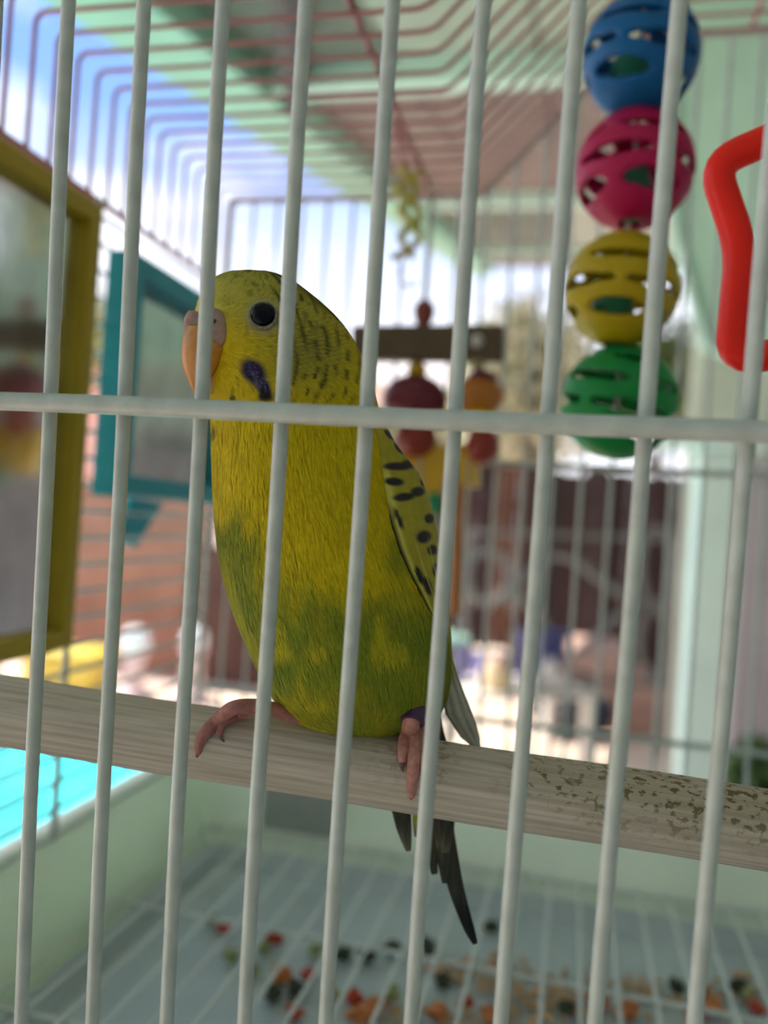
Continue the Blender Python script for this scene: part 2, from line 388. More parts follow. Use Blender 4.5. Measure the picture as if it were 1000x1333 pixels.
# low bench with clutter
bd = 3.15
l0, l1 = at_depth(560, 905, bd), at_depth(770, 890, bd+.25); bz = l0[2]*.5+l1[2]*.5
l0[2] = l1[2] = bz; d = l1-l0; Lb = np.linalg.norm(d); ba = d/Lb; bb = np.array([-ba[1], ba[0], 0]); bc = (l0+l1)/2+bb*.1
m_white = mat('white_paint', (.80, .77, .73), .55, .05, 8)
bench = thing('garden_bench', (bc[0], bc[1], 0), 'low white garden bench crowded with boxes behind the budgie', 'bench')
for k in range(4): part('slat', MB().box(bc+bb*(k-1.5)*.095+np.array([0,0,-.012]), (Lb, .085, .024), (ba, bb, (0,0,1)), bev=.005), m_white, bench)
for sx in (-.45, .45):
    for sy in (-.14, .14):
        p = bc+ba*Lb*sx+bb*sy; part('leg', MB().box((p[0], p[1], (bz-.024)/2), (.045, .045, bz-.024), (ba, bb, (0,0,1)), bev=.005), m_white, bench)
def crate(name, u, wpx, hpx, off, cm, label, cat, lidm=None):
    p = bc+ba*((u-665)/210*Lb)+bb*off; sc = np.dot(p-CAM, CF)/FPX; W_, H_ = wpx*sc, hpx*sc
    t = thing(name, (p[0], p[1], bz), label, cat)
    part('body', MB().box((p[0], p[1], bz+H_*.42), (W_, W_*.8, H_*.84), (ba, bb, (0,0,1)), bev=.012), cm, t)
    part('lid', MB().box((p[0], p[1], bz+H_*.92), (W_*1.06, W_*.86, H_*.16), (ba, bb, (0,0,1)), bev=.01), lidm or cm, t)
    return t
m_vio = mat('violet_plastic', (.22, .21, .50), .4, .06, 8); m_aqua = mat('aqua_plastic', (.45, .80, .72), .35, .05, 8)
crate('storage_box', 606, 44, 58, .10, m_vio, 'violet storage box with an aqua lid on the bench beside the bird', 'box', m_aqua)
crate('storage_box', 668, 40, 38, .12, m_vio, 'plain violet storage box in the middle of the bench', 'box', mat('cream_plastic', (.78,.66,.56)))
p = bc+ba*((640-665)/210*Lb)-bb*.10; sc = np.dot(p-CAM, CF)/FPX
jar = thing('cream_jar', (p[0], p[1], bz), 'cream coloured lidded jar at the front of the bench', 'jar')
part('body', MB().lathe((p[0],p[1],bz), [(15*sc,0),(21*sc,4*sc),(22*sc,22*sc),(15*sc,34*sc)]), mat('cream_glaze', (.80,.60,.36), .35), jar)
part('lid', MB().lathe((p[0],p[1],bz+34*sc), [(15*sc,0),(15*sc,5*sc),(5*sc,9*sc),(6*sc,13*sc),(1*sc,15*sc)]), mat('rose_glaze', (.70,.45,.40), .35), jar)
p = bc+ba*((735-665)/210*Lb)+bb*.10
tub = thing('plastic_tub', (p[0], p[1], bz), 'dark blue round plastic tub holding a white cloth on the bench', 'tub')
part('body', MB().lathe((p[0],p[1],bz), [(30*sc,0),(36*sc,60*sc),(40*sc,62*sc),(40*sc,68*sc),(33*sc,68*sc),(28*sc,8*sc)]), mat('navy_plastic', (.07,.075,.22), .4), tub)
p = bc+ba*((700-665)/210*Lb)-bb*.13
cl_ = MB(); n = 22; vs = []
for j in range(n):
    for i in range(n):
        a, b = i/(n-1)-.5, j/(n-1)-.5; hgt = .10*math.exp(-(a*a+b*b)*7)*(1+.3*math.sin(11*a+5*b))+.012*math.sin(17*a)*math.cos(13*b)
        vs.append(p+ba*a*.24+bb*b*.12+np.array([0,0,max(.004, hgt)]))
cl_.add(vs, [(j*n+i, j*n+i+1, (j+1)*n+i+1, (j+1)*n+i) for j in range(n-1) for i in range(n-1)])
single('crumpled_cloth', cl_, mat('white_cloth', (.82,.74,.72), .9, .05, 40), 'crumpled white cloth lying on the front of the bench', 'cloth')
p = on_ground(742, 960); bag = thing('black_bag', (p[0], p[1], 0), 'black bag slumped on the terrace below the end of the bench', 'bag')
part('body', MB().ball((p[0], p[1], .14), (.22, .16, .14), 20, 12), mat('black_cloth', (.015,.016,.03), .7, .2, 30), bag)
part('handle', MB().tube(spline([(p[0]-.1,p[1],.25),(p[0]-.05,p[1],.33),(p[0]+.06,p[1],.33),(p[0]+.1,p[1],.25)], 6), .012, 8), mat('black_cloth', (0,0,0)), bag)
# pink masonry steps
m_rose = mat('rose_masonry', (.52, .33, .28), .85, .1, 4, .15)
s0 = on_ground(905, 965); steps = thing('masonry_steps', (s0[0]-.1, s0[1]+.3, 0), 'rose coloured masonry steps beside the porch column', 'steps')
for k in range(3):
    hh = .14*(k+1); x1 = s0[0]-.02-.17*k
    part('step', MB().box((x1-.27, s0[1]+.35, hh-.07), (.54, .7, .138), bev=.012), m_rose, steps)
# white globes stand in for blurred glints on shiny things
for (u, v, dist, rr, lb) in ((176, 836, 5.0, .085, 'white globe standing in for a glint, on a pink stand in front of the terracotta wall'), (254, 832, 5.05, .07, 'small white globe standing in for a glint between the bars beside the bird')):
    c = at_depth(u, v, dist-.5)
    t = thing('glint_globe', (c[0], c[1], 0), lb, 'glint stand-in')
    part('globe', MB().ball(c, rr, 20, 12), mat('glint_white', (.85,.84,.86), .08, .0, 5, coat=.6), t)
    part('stand', MB().lathe((c[0], c[1], 0), [(.13,0),(.12,.03),(.06,.08),(.05,c[2]-rr-.02),(.075,c[2]-rr+.02)], 16), mat('pink_glint_stand', (.70,.52,.52), .6), t)  # stand made only to hold up the glint globe
# yellow planter by the pool
c = on_ground(92, 893); yp = thing('yellow_planter', (c[0], c[1], 0), 'bright yellow planter box standing behind the pool edge', 'planter')
m_ylw = mat('yellow_plastic_sun', (.72, .58, .09), .5, .05, 8)
part('body', MB().box((c[0]-.03, c[1], .09), (.42, .26, .18), bev=.02), m_ylw, yp); part('rim', MB().box((c[0]-.03, c[1], .195), (.47, .30, .035), bev=.01), m_ylw, yp)
c = on_ground(-40, 915); rb = thing('red_pot', (c[0], c[1], 0), 'red flower pot beside the yellow planter', 'pot')
part('body', MB().lathe((c[0],c[1],0), [(.10,0),(.15,.26),(.17,.26),(.17,.31),(.13,.31),(.12,.2)]), mat('red_glaze', (.45,.10,.07), .4), rb)
part('soil', MB().lathe((c[0],c[1],.26), [(.125,0),(.125,.02)]), mat('soil', (.05,.035,.025), .9), rb)

# ------------------------------------------------------------------ the table under the cage
XL, XR = -.1765, .33
YF, YB = .115, .385
ZRIM, ZFL = -.122, -.158
tz = H+ZFL-.012
m_tab = mat('table_wood', (.45, .36, .27), .6, .1, 12)
tab = thing('side_table', ((XL+XR)/2, .26, 0), 'plain wooden side table under the cage tray', 'table')
part('tabletop', MB().box(((XL+XR)/2, .25, tz-.0125), (XR-XL-.02, .26, .025), bev=.003), m_tab, tab)
for sx in (XL+.05, XR-.05):
    for sy in (.16, .36): part('leg', MB().box((sx, sy, (tz-.025)/2), (.035, .035, tz-.025), bev=.003), m_tab, tab)

# ------------------------------------------------------------------ the cage
TILT, SPC, BX0 = -.0585, .01248, -.07978
ZT, ZT2, XA, XB_ = .1521, .2214, -.0535, .012
XC = (XL+XR)/2; XA2, XB2 = 2*XC-XA, 2*XC-XB_
ZR = .1082
def top_z(x):
    return float(np.interp(x, [XL, XA, XB_, XB2, XA2, XR], [ZT, ZT, ZT2, ZT2, ZT, ZT]))
cage = thing('bird_cage', (XC, (YF+YB)/2, H+ZFL-.012), 'white wire bird cage with a pink wire roof and mint tray', 'cage')
CO = wloc(cage)
fyz = lambda z: YF+TILT*z
def wire(name, pts, r, mt, n=10, parent=cage, label=None): return part(name, MB().tube(pts, r, n), mt, parent, label)
RW = .00108
meshes = {}
for k in range(-7, 36):
    x = BX0+SPC*k
    if x < XL+.004 or x > XR-.004: continue
    lean = .01154
    zt = top_z(x); zb = ZRIM-.004
    key = round(zt, 3)
    if key not in meshes:
        pts = [np.array([lean*0, TILT*z-.0, z]) for z in np.linspace(zb, zt, 26)]
        pts = [p+np.array([.00012*math.sin(60*p[2]+key*9), 0, 0]) for p in pts]
        meshes[key] = MB().tube(pts, RW, 16).mesh('front_wire')
    o = link('front_wire', meshes[key], m_wire, cage, tuple(Z(x, YF, 0)-CO))
    o.rotation_euler = (0, .0115, 0)
zc_ = .01396
wire('front_crossbar', [Z(x, fyz(zc_)-RW-.00135+.0002*math.sin(40*x), zc_+.00012*math.sin(70*x)) for x in np.linspace(XL, XR, 40)], .00142, m_wire, 16)
for zz in (ZRIM,): wire('front_rail', [Z(XL, fyz(zz), zz), Z(XR, fyz(zz), zz)], .0015, m_wire)
# roof wires: rise up the left wall, run across, climb to the raised middle and come down again
RY0 = .2316
ys_ = [RY0+.0117*k for k in range(-10, 14) if RY0+.0117*k < YB+.002]
prof = rounded([(XL,0,ZR),(XL,0,ZT),(XA,0,ZT),(XB_,0,ZT2),(XB2,0,ZT2),(XA2,0,ZT),(XR,0,ZT),(XR,0,ZR)], .0042, 6)
rm = MB().tube(prof, .00080, 8).mesh('roof_wire')
for y in ys_: link('roof_wire', rm, m_pink, cage, tuple(Z(0, y, 0)-CO))
for x in (XL, XR): wire('roof_rail', [Z(x, fyz(ZR), ZR), Z(x, YB, ZR)], .0013, m_pink)
def at_plane_z(u, v, z): r = ray(u, v); return CAM+r*((z)/r[2])
xr_ = at_plane_z(480, 60, ZT+.0018)[0]
wire('roof_rod', [Z(xr_, fyz(ZT), ZT+.002), Z(xr_, YB+.001, ZT+.002)], .0012, m_pink)
xr2 = at_plane_z(985, 20, ZT2+.0018)[0]
wire('roof_rod', [Z(xr2, fyz(ZT2), ZT2+.002), Z(xr2, YB+.001, ZT2+.002)], .0012, m_pink)
# back wall
bprof = [Z(p[0], YB+.002, p[2]) for p in rounded([(XL,0,ZRIM),(XL,0,ZT),(XA,0,ZT),(XB_,0,ZT2),(XB2,0,ZT2),(XA2,0,ZT),(XR,0,ZT),(XR,0,ZRIM)], .0045, 5)]
wire('back_frame', bprof, .0013, m_wire)
bm_ = {}
n_b = int((XR-XL)/.0124)
for i in range(1, n_b):
    x = XL+(XR-XL)*i/n_b; zt = round(top_z(x), 4)
    if zt not in bm_: bm_[zt] = MB().tube([(0,0,ZRIM),(0,0,zt)], .00085, 8).mesh('back_wire')
    link('back_wire', bm_[zt], m_wire, cage, tuple(Z(x, YB, 0)-CO))
for zz in (.0293, -.087, ZRIM): wire('back_rail', [Z(XL, YB-.0022, zz), Z(XR, YB-.0022, zz)], .0014, m_wire)
# side walls of horizontal wires
sw = MB().tube([(0,YF+.006,0),(0,YB,0)], .00085, 8).mesh('side_wire')
for x in (XL, XR):
    k = 0
    while ZRIM+.0098*k < ZR-.004:
        link('side_wire', sw, m_wire, cage, tuple(Z(x, 0, ZRIM+.0098*k)-CO)); k += 1
    for y in (YF+.006, .2705): wire('side_post', [Z(x+.0018*(1 if x < 0 else -1), y, ZRIM), Z(x+.0018*(1 if x < 0 else -1), y, ZR)], .0013, m_wire)
# tray
def rect(x0, x1, y0, y1, z): return [Z(x0,y0,z), Z(x1,y0,z), Z(x1,y1,z), Z(x0,y1,z)]
tr = MB(); tv = []
for (gx, z) in ((.004, ZFL-.012), (.007, ZRIM-.012), (.011, ZRIM-.008), (.011, ZRIM), (.003, ZRIM+.002), (.0, ZRIM-.001), (-.004, ZRIM-.006), (-.017, ZFL+.006), (-.023, ZFL), ):
    tv += rect(XL-gx, XR+gx, YF-.002-gx, YB+gx+.002, z)
K = 9
tr.add(tv, [(3,2,1,0), tuple(range((K-1)*4, K*4))]+[(i*4+j, i*4+(j+1)%4, i*4+4+(j+1)%4, i*4+4+j) for i in range(K-1) for j in range(4)])
part('base_tray', tr, m_tray, cage)
dr = MB(); tv = []
for (gx, z) in ((-.0245, ZFL+.0008), (-.0205, ZFL+.010), (-.0225, ZFL+.0105), (-.0265, ZFL+.003)):
    tv += rect(XL-gx+.006, XR+gx-.006, YF-.002-gx, YB+gx-.012, z)
K = 4
dr.add(tv, [(3,2,1,0), tuple(range((K-1)*4, K*4))]+[(i*4+j, i*4+(j+1)%4, i*4+4+(j+1)%4, i*4+4+j) for i in range(K-1) for j in range(4)])
part('drawer_liner', dr, m_drawer, cage, 'pale bluish liner of the tray')
ZG = ZFL+.0125
m_grate = mat('bright_grate_wire', (.66, .74, .71), .35, .03, 100)
gm = MB().tube([(0,YF+.016,0),(0,YB-.016,0)], .0007, 6).mesh('grate_wire')
x = XL+.022
while x < XR-.020: link('grate_wire', gm, m_grate, cage, tuple(Z(x, 0, ZG)-CO)); x += .0118
for y in (.16, .215, .285, YB-.018): wire('grate_bar', [Z(XL+.017, y, ZG-.0014), Z(XR-.017, y, ZG-.0014)], .0009, m_grate, 8)
gp = at_y(392, 1060, YB-.008)
part('wall_patch', MB().box((gp[0], YB-.010, gp[2]), (.036, .004, .028), bev=.0015), mat('grey_patch', (.36,.40,.37), .5), cage, 'flat grey rectangle on the rear tray wall')  # flat grey rectangle set against the rear tray wall

# ------------------------------------------------------------------ perch
DP0, DP1 = .159, .139
RP = .0065
def perch_axis(u): return at_depth(u, 925+.155*u, DP0+(DP1-DP0)*u/1000)
a0, a1 = perch_axis(0), perch_axis(1000); pd = (a1-a0)/np.linalg.norm(a1-a0)
e0 = a0+pd*((XL+.0015-a0[0])/pd[0]); e1 = a0+pd*((XR-.0015-a0[0])/pd[0])
PX0 = float((perch_axis(430)-(e0+e1)/2)@pd)
pm = bpy.data.materials.new('perch_wood'); pm.use_nodes = True; t = pm.node_tree; b = t.nodes['Principled BSDF']; b.inputs['Roughness'].default_value = .75
tcn = t.nodes.new('ShaderNodeTexCoord')
def nz(sc, st, det=4):
    mpn = t.nodes.new('ShaderNodeMapping'); mpn.inputs['Scale'].default_value = st; t.links.new(tcn.outputs['Object'], mpn.inputs[0])
    n = t.nodes.new('ShaderNodeTexNoise'); n.inputs['Scale'].default_value = sc; n.inputs['Detail'].default_value = det; t.links.new(mpn.outputs[0], n.inputs['Vector']); return n.outputs[0]
def ramp(inp, p0, p1, c0, c1):
    r = t.nodes.new('ShaderNodeValToRGB'); r.color_ramp.elements[0].position = p0; r.color_ramp.elements[1].position = p1
    r.color_ramp.elements[0].color = (*c0, 1); r.color_ramp.elements[1].color = (*c1, 1); t.links.new(inp, r.inputs[0]); return r.outputs[0]
def mixc(fac, a, bcol, mode='MIX'):
    q = t.nodes.new('ShaderNodeMix'); q.data_type = 'RGBA'; q.blend_type = mode
    for i_, s_ in ((0, fac), (6, a), (7, bcol)):
        if hasattr(s_, 'is_linked'): t.links.new(s_, q.inputs[i_])
        else: q.inputs[i_].default_value = s_ if i_ == 0 else (*s_, 1)
    return q.outputs[2]
g1 = nz(1300, (.03, 1, 1)); wood = ramp(g1, .35, .65, (.46,.40,.33), (.66,.60,.52))
sepn = t.nodes.new('ShaderNodeSeparateXYZ'); t.links.new(tcn.outputs['Object'], sepn.inputs[0])
spots = ramp(nz(950, (.7, 1, 1), 6), .53, .60, (0,0,0), (1,1,1))
zone = ramp(nz(60, (1, 1, 1), 2), .40, .52, (0,0,0), (1,1,1))
def mr(inp, a, b_):
    q = t.nodes.new('ShaderNodeMapRange'); t.links.new(inp, q.inputs[0]); q.inputs[1].default_value = a; q.inputs[2].default_value = b_; return q.outputs[0]
xm = mr(sepn.outputs[0], PX0, PX0+.04)                       # dirtied on the stretch right of the bird only
zm = mr(sepn.outputs[2], -.0042, .0035)
def mul(a, b_):
    q = t.nodes.new('ShaderNodeMath'); q.operation = 'MULTIPLY'; t.links.new(a, q.inputs[0]); t.links.new(b_, q.inputs[1]); return q.outputs[0]
mask = mul(mul(mul(spots, zone), xm), zm)
wood2 = mixc(mask, wood, (.085, .075, .03)); wash = mul(mul(zone, xm), zm)
q = t.nodes.new('ShaderNodeMath'); q.operation = 'MULTIPLY'; t.links.new(wash, q.inputs[0]); q.inputs[1].default_value = .35
wood3 = mixc(q.outputs[0], wood2, (.30, .24, .10))
t.links.new(wood3, b.inputs['Base Color'])
bn = t.nodes.new('ShaderNodeBump'); bn.inputs['Strength'].default_value = .35; bn.inputs['Distance'].default_value = .0006; t.links.new(g1, bn.inputs['Height']); t.links.new(bn.outputs[0], b.inputs['Normal'])
pmid = (e0+e1)/2
pmb = MB().tube([(-np.linalg.norm(e1-e0)/2+np.linalg.norm(e1-e0)*i/60, 0, .00012*math.sin(i*.9)) for i in range(61)], RP, 32)
perch = link('wooden_perch', pmb.mesh('wooden_perch'), pm, None, tuple(pmid))
perch.rotation_mode = 'QUATERNION'
px_ = Vector(pd); pz_ = Vector((0,0,1)); py_ = pz_.cross(px_).normalized(); pz_ = px_.cross(py_)
perch.rotation_quaternion = Matrix((px_, py_, pz_)).transposed().to_quaternion()
tag(perch, 'round pale wooden perch with dark droppings running across the cage', 'perch')

# ------------------------------------------------------------------ the budgerigar
BD = .148; BS = BD/FPX
def B(u, v, d): return at_depth(u, v, BD+d*BS)
def Bv(P):
    P = np.asarray(P, float); dep = BD+P[:, 2]*BS
    return CAM+dep[:, None]*(CF+((P[:, 0]-500)/FPX)[:, None]*CR+((666.5-P[:, 1])/FPX)[:, None]*CU)
sil = [(351,318,326),(352,304,344),(355,291,358),(360,281,371),(367,272,384),(375,266,395),(390,258,414),(410,252,436),(430,252,452),(450,256,464),(470,262,473),(490,267,481),
       (510,271,487),(530,274,492),(560,276,498),(600,277,508),(640,278,522),(680,281,538),(720,285,553),(760,293,566),(800,305,577),(840,321,584),(880,339,586),(910,356,582),(930,372,572),(945,392,556),(955,420,532),(960,446,510),(962,470,486)]
V0, V1 = 351, 962
vv = np.arange(V0, V1+1).astype(float)
def smooth_(a, wdw):
    k_ = np.ones(wdw)/wdw; p_ = np.pad(a, wdw//2, mode='reflect', reflect_type='odd'); return np.convolve(p_, k_, 'valid')
LT = np.interp(vv, [s[0] for s in sil], [s[1] for s in sil]); RT = np.interp(vv, [s[0] for s in sil], [s[2] for s in sil])
BT = np.interp(vv, [351,353,357,364,380,410,450,500,540,600,680,760,840,900,930,950,960,962], [5,18,34,50,70,86,93,92,95,110,127,134,126,104,80,48,20,8])
DT = np.interp(vv, [351,410,500,560,640,760,880,962], [-30,-30,-26,-14,-4,0,4,10])
mid = (vv > 368)*(vv < 940)
for A_ in (LT, RT, BT):
    s_ = smooth_(smooth_(A_, 13), 9); A_[:] = np.where(mid, s_, A_)
DT = smooth_(DT, 31)
CT, AT = (LT+RT)/2, (RT-LT)/2
T = lambda arr, v: np.interp(v, vv, arr)
def surf(v, th, lift=0.0):
    v = np.asarray(v, float); a, b_ = T(AT, v)+lift, T(BT, v)+lift
    return np.stack([T(CT, v)+a*np.cos(th), v, T(DT, v)-b_*np.sin(th)], -1)
def front_d(u, v):
    tt = np.clip((u-T(CT, v))/T(AT, v), -1, 1); return T(DT, v)-T(BT, v)*np.sqrt(np.maximum(0, 1-tt*tt))
# value noise for markings
_g = RNG.random((64, 64))
def vn(x, y):
    x = np.asarray(x, float); y = np.asarray(y, float); xi = np.floor(x).astype(int); yi = np.floor(y).astype(int); fx = x-xi; fy = y-yi
    fx = fx*fx*(3-2*fx); fy = fy*fy*(3-2*fy); g = lambda a, b_: _g[a % 64, b_ % 64]
    return (g(xi, yi)*(1-fx)+g(xi+1, yi)*fx)*(1-fy)+(g(xi, yi+1)*(1-fx)+g(xi+1, yi+1)*fx)*fy
def sst(x, a, b_): t_ = np.clip((x-a)/(b_-a), 0, 1); return t_*t_*(3-2*t_)
def lerp(c, col, w_): w_ = np.clip(w_, 0, 1)[..., None]; return c*(1-w_)+np.array(col)*w_
def ell(u, v, cu, cv, a, b_, ang=0.0, soft=.35):
    c_, s_ = math.cos(ang), math.sin(ang); x = (u-cu)*c_+(v-cv)*s_; y = -(u-cu)*s_+(v-cv)*c_; r = np.sqrt((x/a)**2+(y/b_)**2); return 1-sst(r, 1-soft, 1+soft)
YEL, CRN, GRN, OLV, BLK = (.70,.535,.008), (.50,.48,.09), (.19,.27,.02), (.37,.35,.02), (.018,.018,.022)
def plume(u, v, front):
    """plumage colour of the bird by place on its body (front: True on the breast side)"""
    u = np.asarray(u, float); v = np.asarray(v, float); n1 = vn(u/17, v/17); n2 = vn(u/7+9, v/26+3); n3 = vn(u/38+5, v/38+7)
    c = np.ones(u.shape+(3,))*np.array(YEL)
    c = lerp(c, (.80,.66,.01), .5*n2)
    head = 1-sst(v, 505, 540)
    c = lerp(c, CRN, head*(1-sst(v, 375, 455))*.85)                       # paler greenish crown
    ck = head*np.exp(-(((u-400)/60)**2+((v-455)/50)**2)); c = lerp(c, (.30,.30,.06), ck*.75)   # dusky cheek
    # scalloped barring on crown, cheek and nape
    r = np.hypot(u-262, (v-452)*1.05); ang = np.arctan2(v-452, u-262)
    ph = r/13.5+.9*vn(u/34+4, v/34+8)-.12*np.maximum(v-430, 0)/30; row = np.floor(ph)
    brk = sst(vn(ang*r/13+row*7.3, row*3.1+.5), .36, .52)
    bar = np.clip(1-np.abs((ph % 1)-.5)/(.19+.07*n1), 0, 1)**.7*brk
    wgt = head*sst(r, 72, 118)*(1-sst(u-T(RT, v)+26, 0, 24)*.6)*sst(u, 292, 325)
    wgt = wgt*(1-.9*ell(u, v, 325, 475, 42, 50, 0, .4))*(.55+.45*n3)
    c = lerp(c, (.035,.035,.015), np.clip(bar*wgt*1.35, 0, 1))
    fine = head*np.exp(-(((u-410)/38)**2+((v-455)/38)**2))*(np.sin((v+.25*u+6*n3)*1.05) > .1); c = lerp(c, (.14,.13,.04), .55*fine)
    fl = (vn(u/3.2+3, v/6+50) > .78)*head*sst(u, 280, 300)*sst(r, 45, 70)*.45; c = lerp(c, (.12,.11,.03), fl)   # fine flecks
    # breast to belly: yellow fading through ragged green
    edge = v+55*(n3-.5)+26*(n2-.5)+.10*np.abs(u-440)
    g = sst(edge, 735, 815); gl = sst(v+50*(n1-.5), 655, 705)*(1-sst(u+20*(n2-.5), 322, 352)); g = np.maximum(g, gl)
    g = np.maximum(g, .75*ell(u, v, 523, 722, 22, 30, .3, .6))
    lowm = sst(v, 850, 930)
    tone = lerp(np.ones(u.shape+(3,))*np.array(GRN), OLV, np.clip(.15+.95*(n3-.35)+.5*lowm*n1, 0, 1))
    c = c*(1-g[..., None])+tone*g[..., None]
    yl = g*sst(vn(u/26+2, v/34+40), .60, .80)*.75; c = lerp(c, (.56,.50,.02), yl)                # yellow feathers among the green
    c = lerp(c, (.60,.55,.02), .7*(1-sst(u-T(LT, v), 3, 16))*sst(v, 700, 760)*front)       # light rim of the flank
    c = lerp(c, (.022,.018,.07), np.maximum(ell(u, v, 330, 484, 20, 14, .75, .35), ell(u, v, 343, 504, 17, 9, 1.1, .35))*front)               # violet cheek patch
    c = lerp(c, (.17,.17,.30), .7*ell(u, v, 337, 494, 22, 8, 1.0, .5)*(vn(u/2.2, v/9) > .60)*front)
    for (su, sv, sr) in ((345,516,9),(303,519,4.5),(333,537,6),(312,536,5),(366,531,8),(278,560,5)): c = lerp(c, BLK, ell(u, v, su, sv, sr, sr*.75, 0, .35)*front)
    c = lerp(c, (.36,.33,.20), ell(u, v, 343, 412, 25, 24, 0, .25)*.6*front)               # bare skin round the eye
    bk = (~front)*(v > 470)
    c = np.where(((((v/19) % 1) < .42) & bk)[..., None], np.array(BLK), c)
    return c
bird = thing('budgerigar', perch_axis(470)+np.array([0,0,RP]), 'yellow and green budgerigar perching behind the bars, head turned aside', 'bird')
def vcol_mesh(name, P, faces, cols, mt, parent, normals=None, label=None, kind=None):
    W_ = Bv(P); o0 = wloc(parent); me = bpy.data.meshes.new(name)
    me.from_pydata((W_-o0).tolist(), [], faces); me.update()
    me.polygons.foreach_set('use_smooth', [True]*len(me.polygons))
    a = me.color_attributes.new('plume', 'FLOAT_COLOR', 'POINT')
    a.data.foreach_set('color', np.concatenate([cols, np.ones((len(cols), 1))], 1).astype(np.float32).ravel())
    if normals is not None: me.normals_split_custom_set_from_vertices(normals.tolist())
    o = link(name, me, mt, parent)
    if label: o['label'] = label
    if kind: o['kind'] = kind
    return o
m_plume = mat('plumage', (1,1,1), .75, .05, 900, .15, attr='plume', spec=.2)
rows = np.concatenate([[351,351.4,352,353,354.5,356.5], np.arange(359, 940, 2.0), [942,945,948,951,954,956.5,958.5,960,961,961.6,962]])
NT = 288; th = np.linspace(0, 2*math.pi, NT, endpoint=False)
VV, TH = np.meshgrid(rows, th, indexing='ij'); P = surf(VV, TH).reshape(-1, 3); fr_ = (np.sin(TH) > -.15).ravel()
cols = plume(P[:, 0], P[:, 1], fr_)
R_ = len(rows)
fa_ = [(i*NT+j, i*NT+NT+j, i*NT+NT+(j+1) % NT, i*NT+(j+1) % NT) for i in range(R_-1) for j in range(NT)]
fa_ += [tuple(range(NT)), tuple((R_-1)*NT+NT-1-j for j in range(NT))]
vcol_mesh('body', P, fa_, cols, m_plume, bird)
# plumage: fine barbs combed away from the beak and down the breast
def barbs(n, vlo, vhi, L_, wd, lift, headmode):
    v = RNG.uniform(vlo, vhi, n*2); keep = RNG.random(n*2) < (T(AT, v)+T(BT, v))/280; v = v[keep][:n]; n_ = len(v)
    t_ = RNG.uniform(0, 2*math.pi, n_); L2 = L_*(.6+.8*RNG.random(n_)); jit = RNG.normal(0, .16, n_)
    if headmode:
        sgn = np.where(np.sin(t_) > 0, -1.0, 1.0); su = np.abs(np.sin(t_))
        dv = np.clip((v-430)/90, -.75, 1.0); hz = np.clip(su*1.0, .15, 1)*np.where(v < 500, 1, .4)
        nn = np.hypot(dv, hz); dv, hz = dv/nn, hz/nn
    else:
        sgn = np.ones(n_); dv = np.ones(n_); hz = np.zeros(n_)
    rad = np.maximum(30, .5*(T(AT, v)+T(BT, v)))
    pts = []
    for s_, lf in ((0, .2), (.5, lift*.75), (1, lift)):
        v2 = np.clip(v+L2*dv*s_+L2*s_*jit*hz, V0+1, V1-1); t2 = t_+sgn*L2*hz*s_/rad+jit*L2*s_/rad*(1-hz)
        pts.append(surf(v2, t2, lf))
    nrm = np.stack([np.cos(t_)/T(AT, v), np.zeros(n_), -np.sin(t_)/T(BT, v)], -1); nrm /= np.linalg.norm(nrm, axis=1)[:, None]
    fl = pts[2]-pts[0]; sd_ = np.cross(fl, nrm); sd_ /= np.linalg.norm(sd_, axis=1)[:, None]+1e-9
    a_ = np.stack([pts[0]-sd_*wd*.5, pts[0]+sd_*wd*.5, pts[1]+sd_*wd*.42, pts[1]-sd_*wd*.42, pts[2]], 1)
    sh = (1+RNG.normal(0, .09, n_))[:, None]; fs_ = np.sin(t_) > -.15; q3 = [np.clip(plume(p_[:, 0], p_[:, 1], fs_)*sh, .004, 1) for p_ in (pts if headmode else [pts[1]]*3)]
    cc = np.stack([q3[0], q3[0], q3[1], q3[1], q3[2]], 1); nw = nrm+RNG.normal(0, .12, nrm.shape)
    NW = nw[:, 0:1]*CR-nw[:, 1:2]*CU+nw[:, 2:3]*CF; NW /= np.linalg.norm(NW, axis=1)[:, None]
    return a_.reshape(-1, 3), cc.reshape(-1, 3), np.repeat(NW[:, None], 5, 1).reshape(-1, 3)
sets = [barbs(30000, 353, 545, 9, 1.1, 1.2, True), barbs(34000, 525, 955, 26, 1.7, 2.4, False)]
P = np.concatenate([s[0] for s in sets]); C_ = np.concatenate([s[1] for s in sets]); NN = np.concatenate([s[2] for s in sets])
ex = np.hypot(P[:, 0]-343, P[:, 1]-411).reshape(-1, 5).min(1) > 21
bk_ = ((P[:, 0] < np.interp(P[:, 1], [398, 402, 450, 455, 500], [280, 296, 296, 291, 270])) & (P[:, 1] < 500) & (P[:, 1] > 398) & (P[:, 2] < 20)).reshape(-1, 5).any(1)
sel = np.nonzero(ex & ~bk_)[0]
idx = (sel[:, None]*5+np.arange(5)).ravel(); P, C_, NN = P[idx], C_[idx], NN[idx]
nb_ = len(sel); fcs = []
for i in range(nb_): q_ = i*5; fcs.append((q_, q_+1, q_+2, q_+3)); fcs.append((q_+3, q_+2, q_+4))
vcol_mesh('plumage', P, fcs, C_, m_plume, bird, NN, kind='stuff')

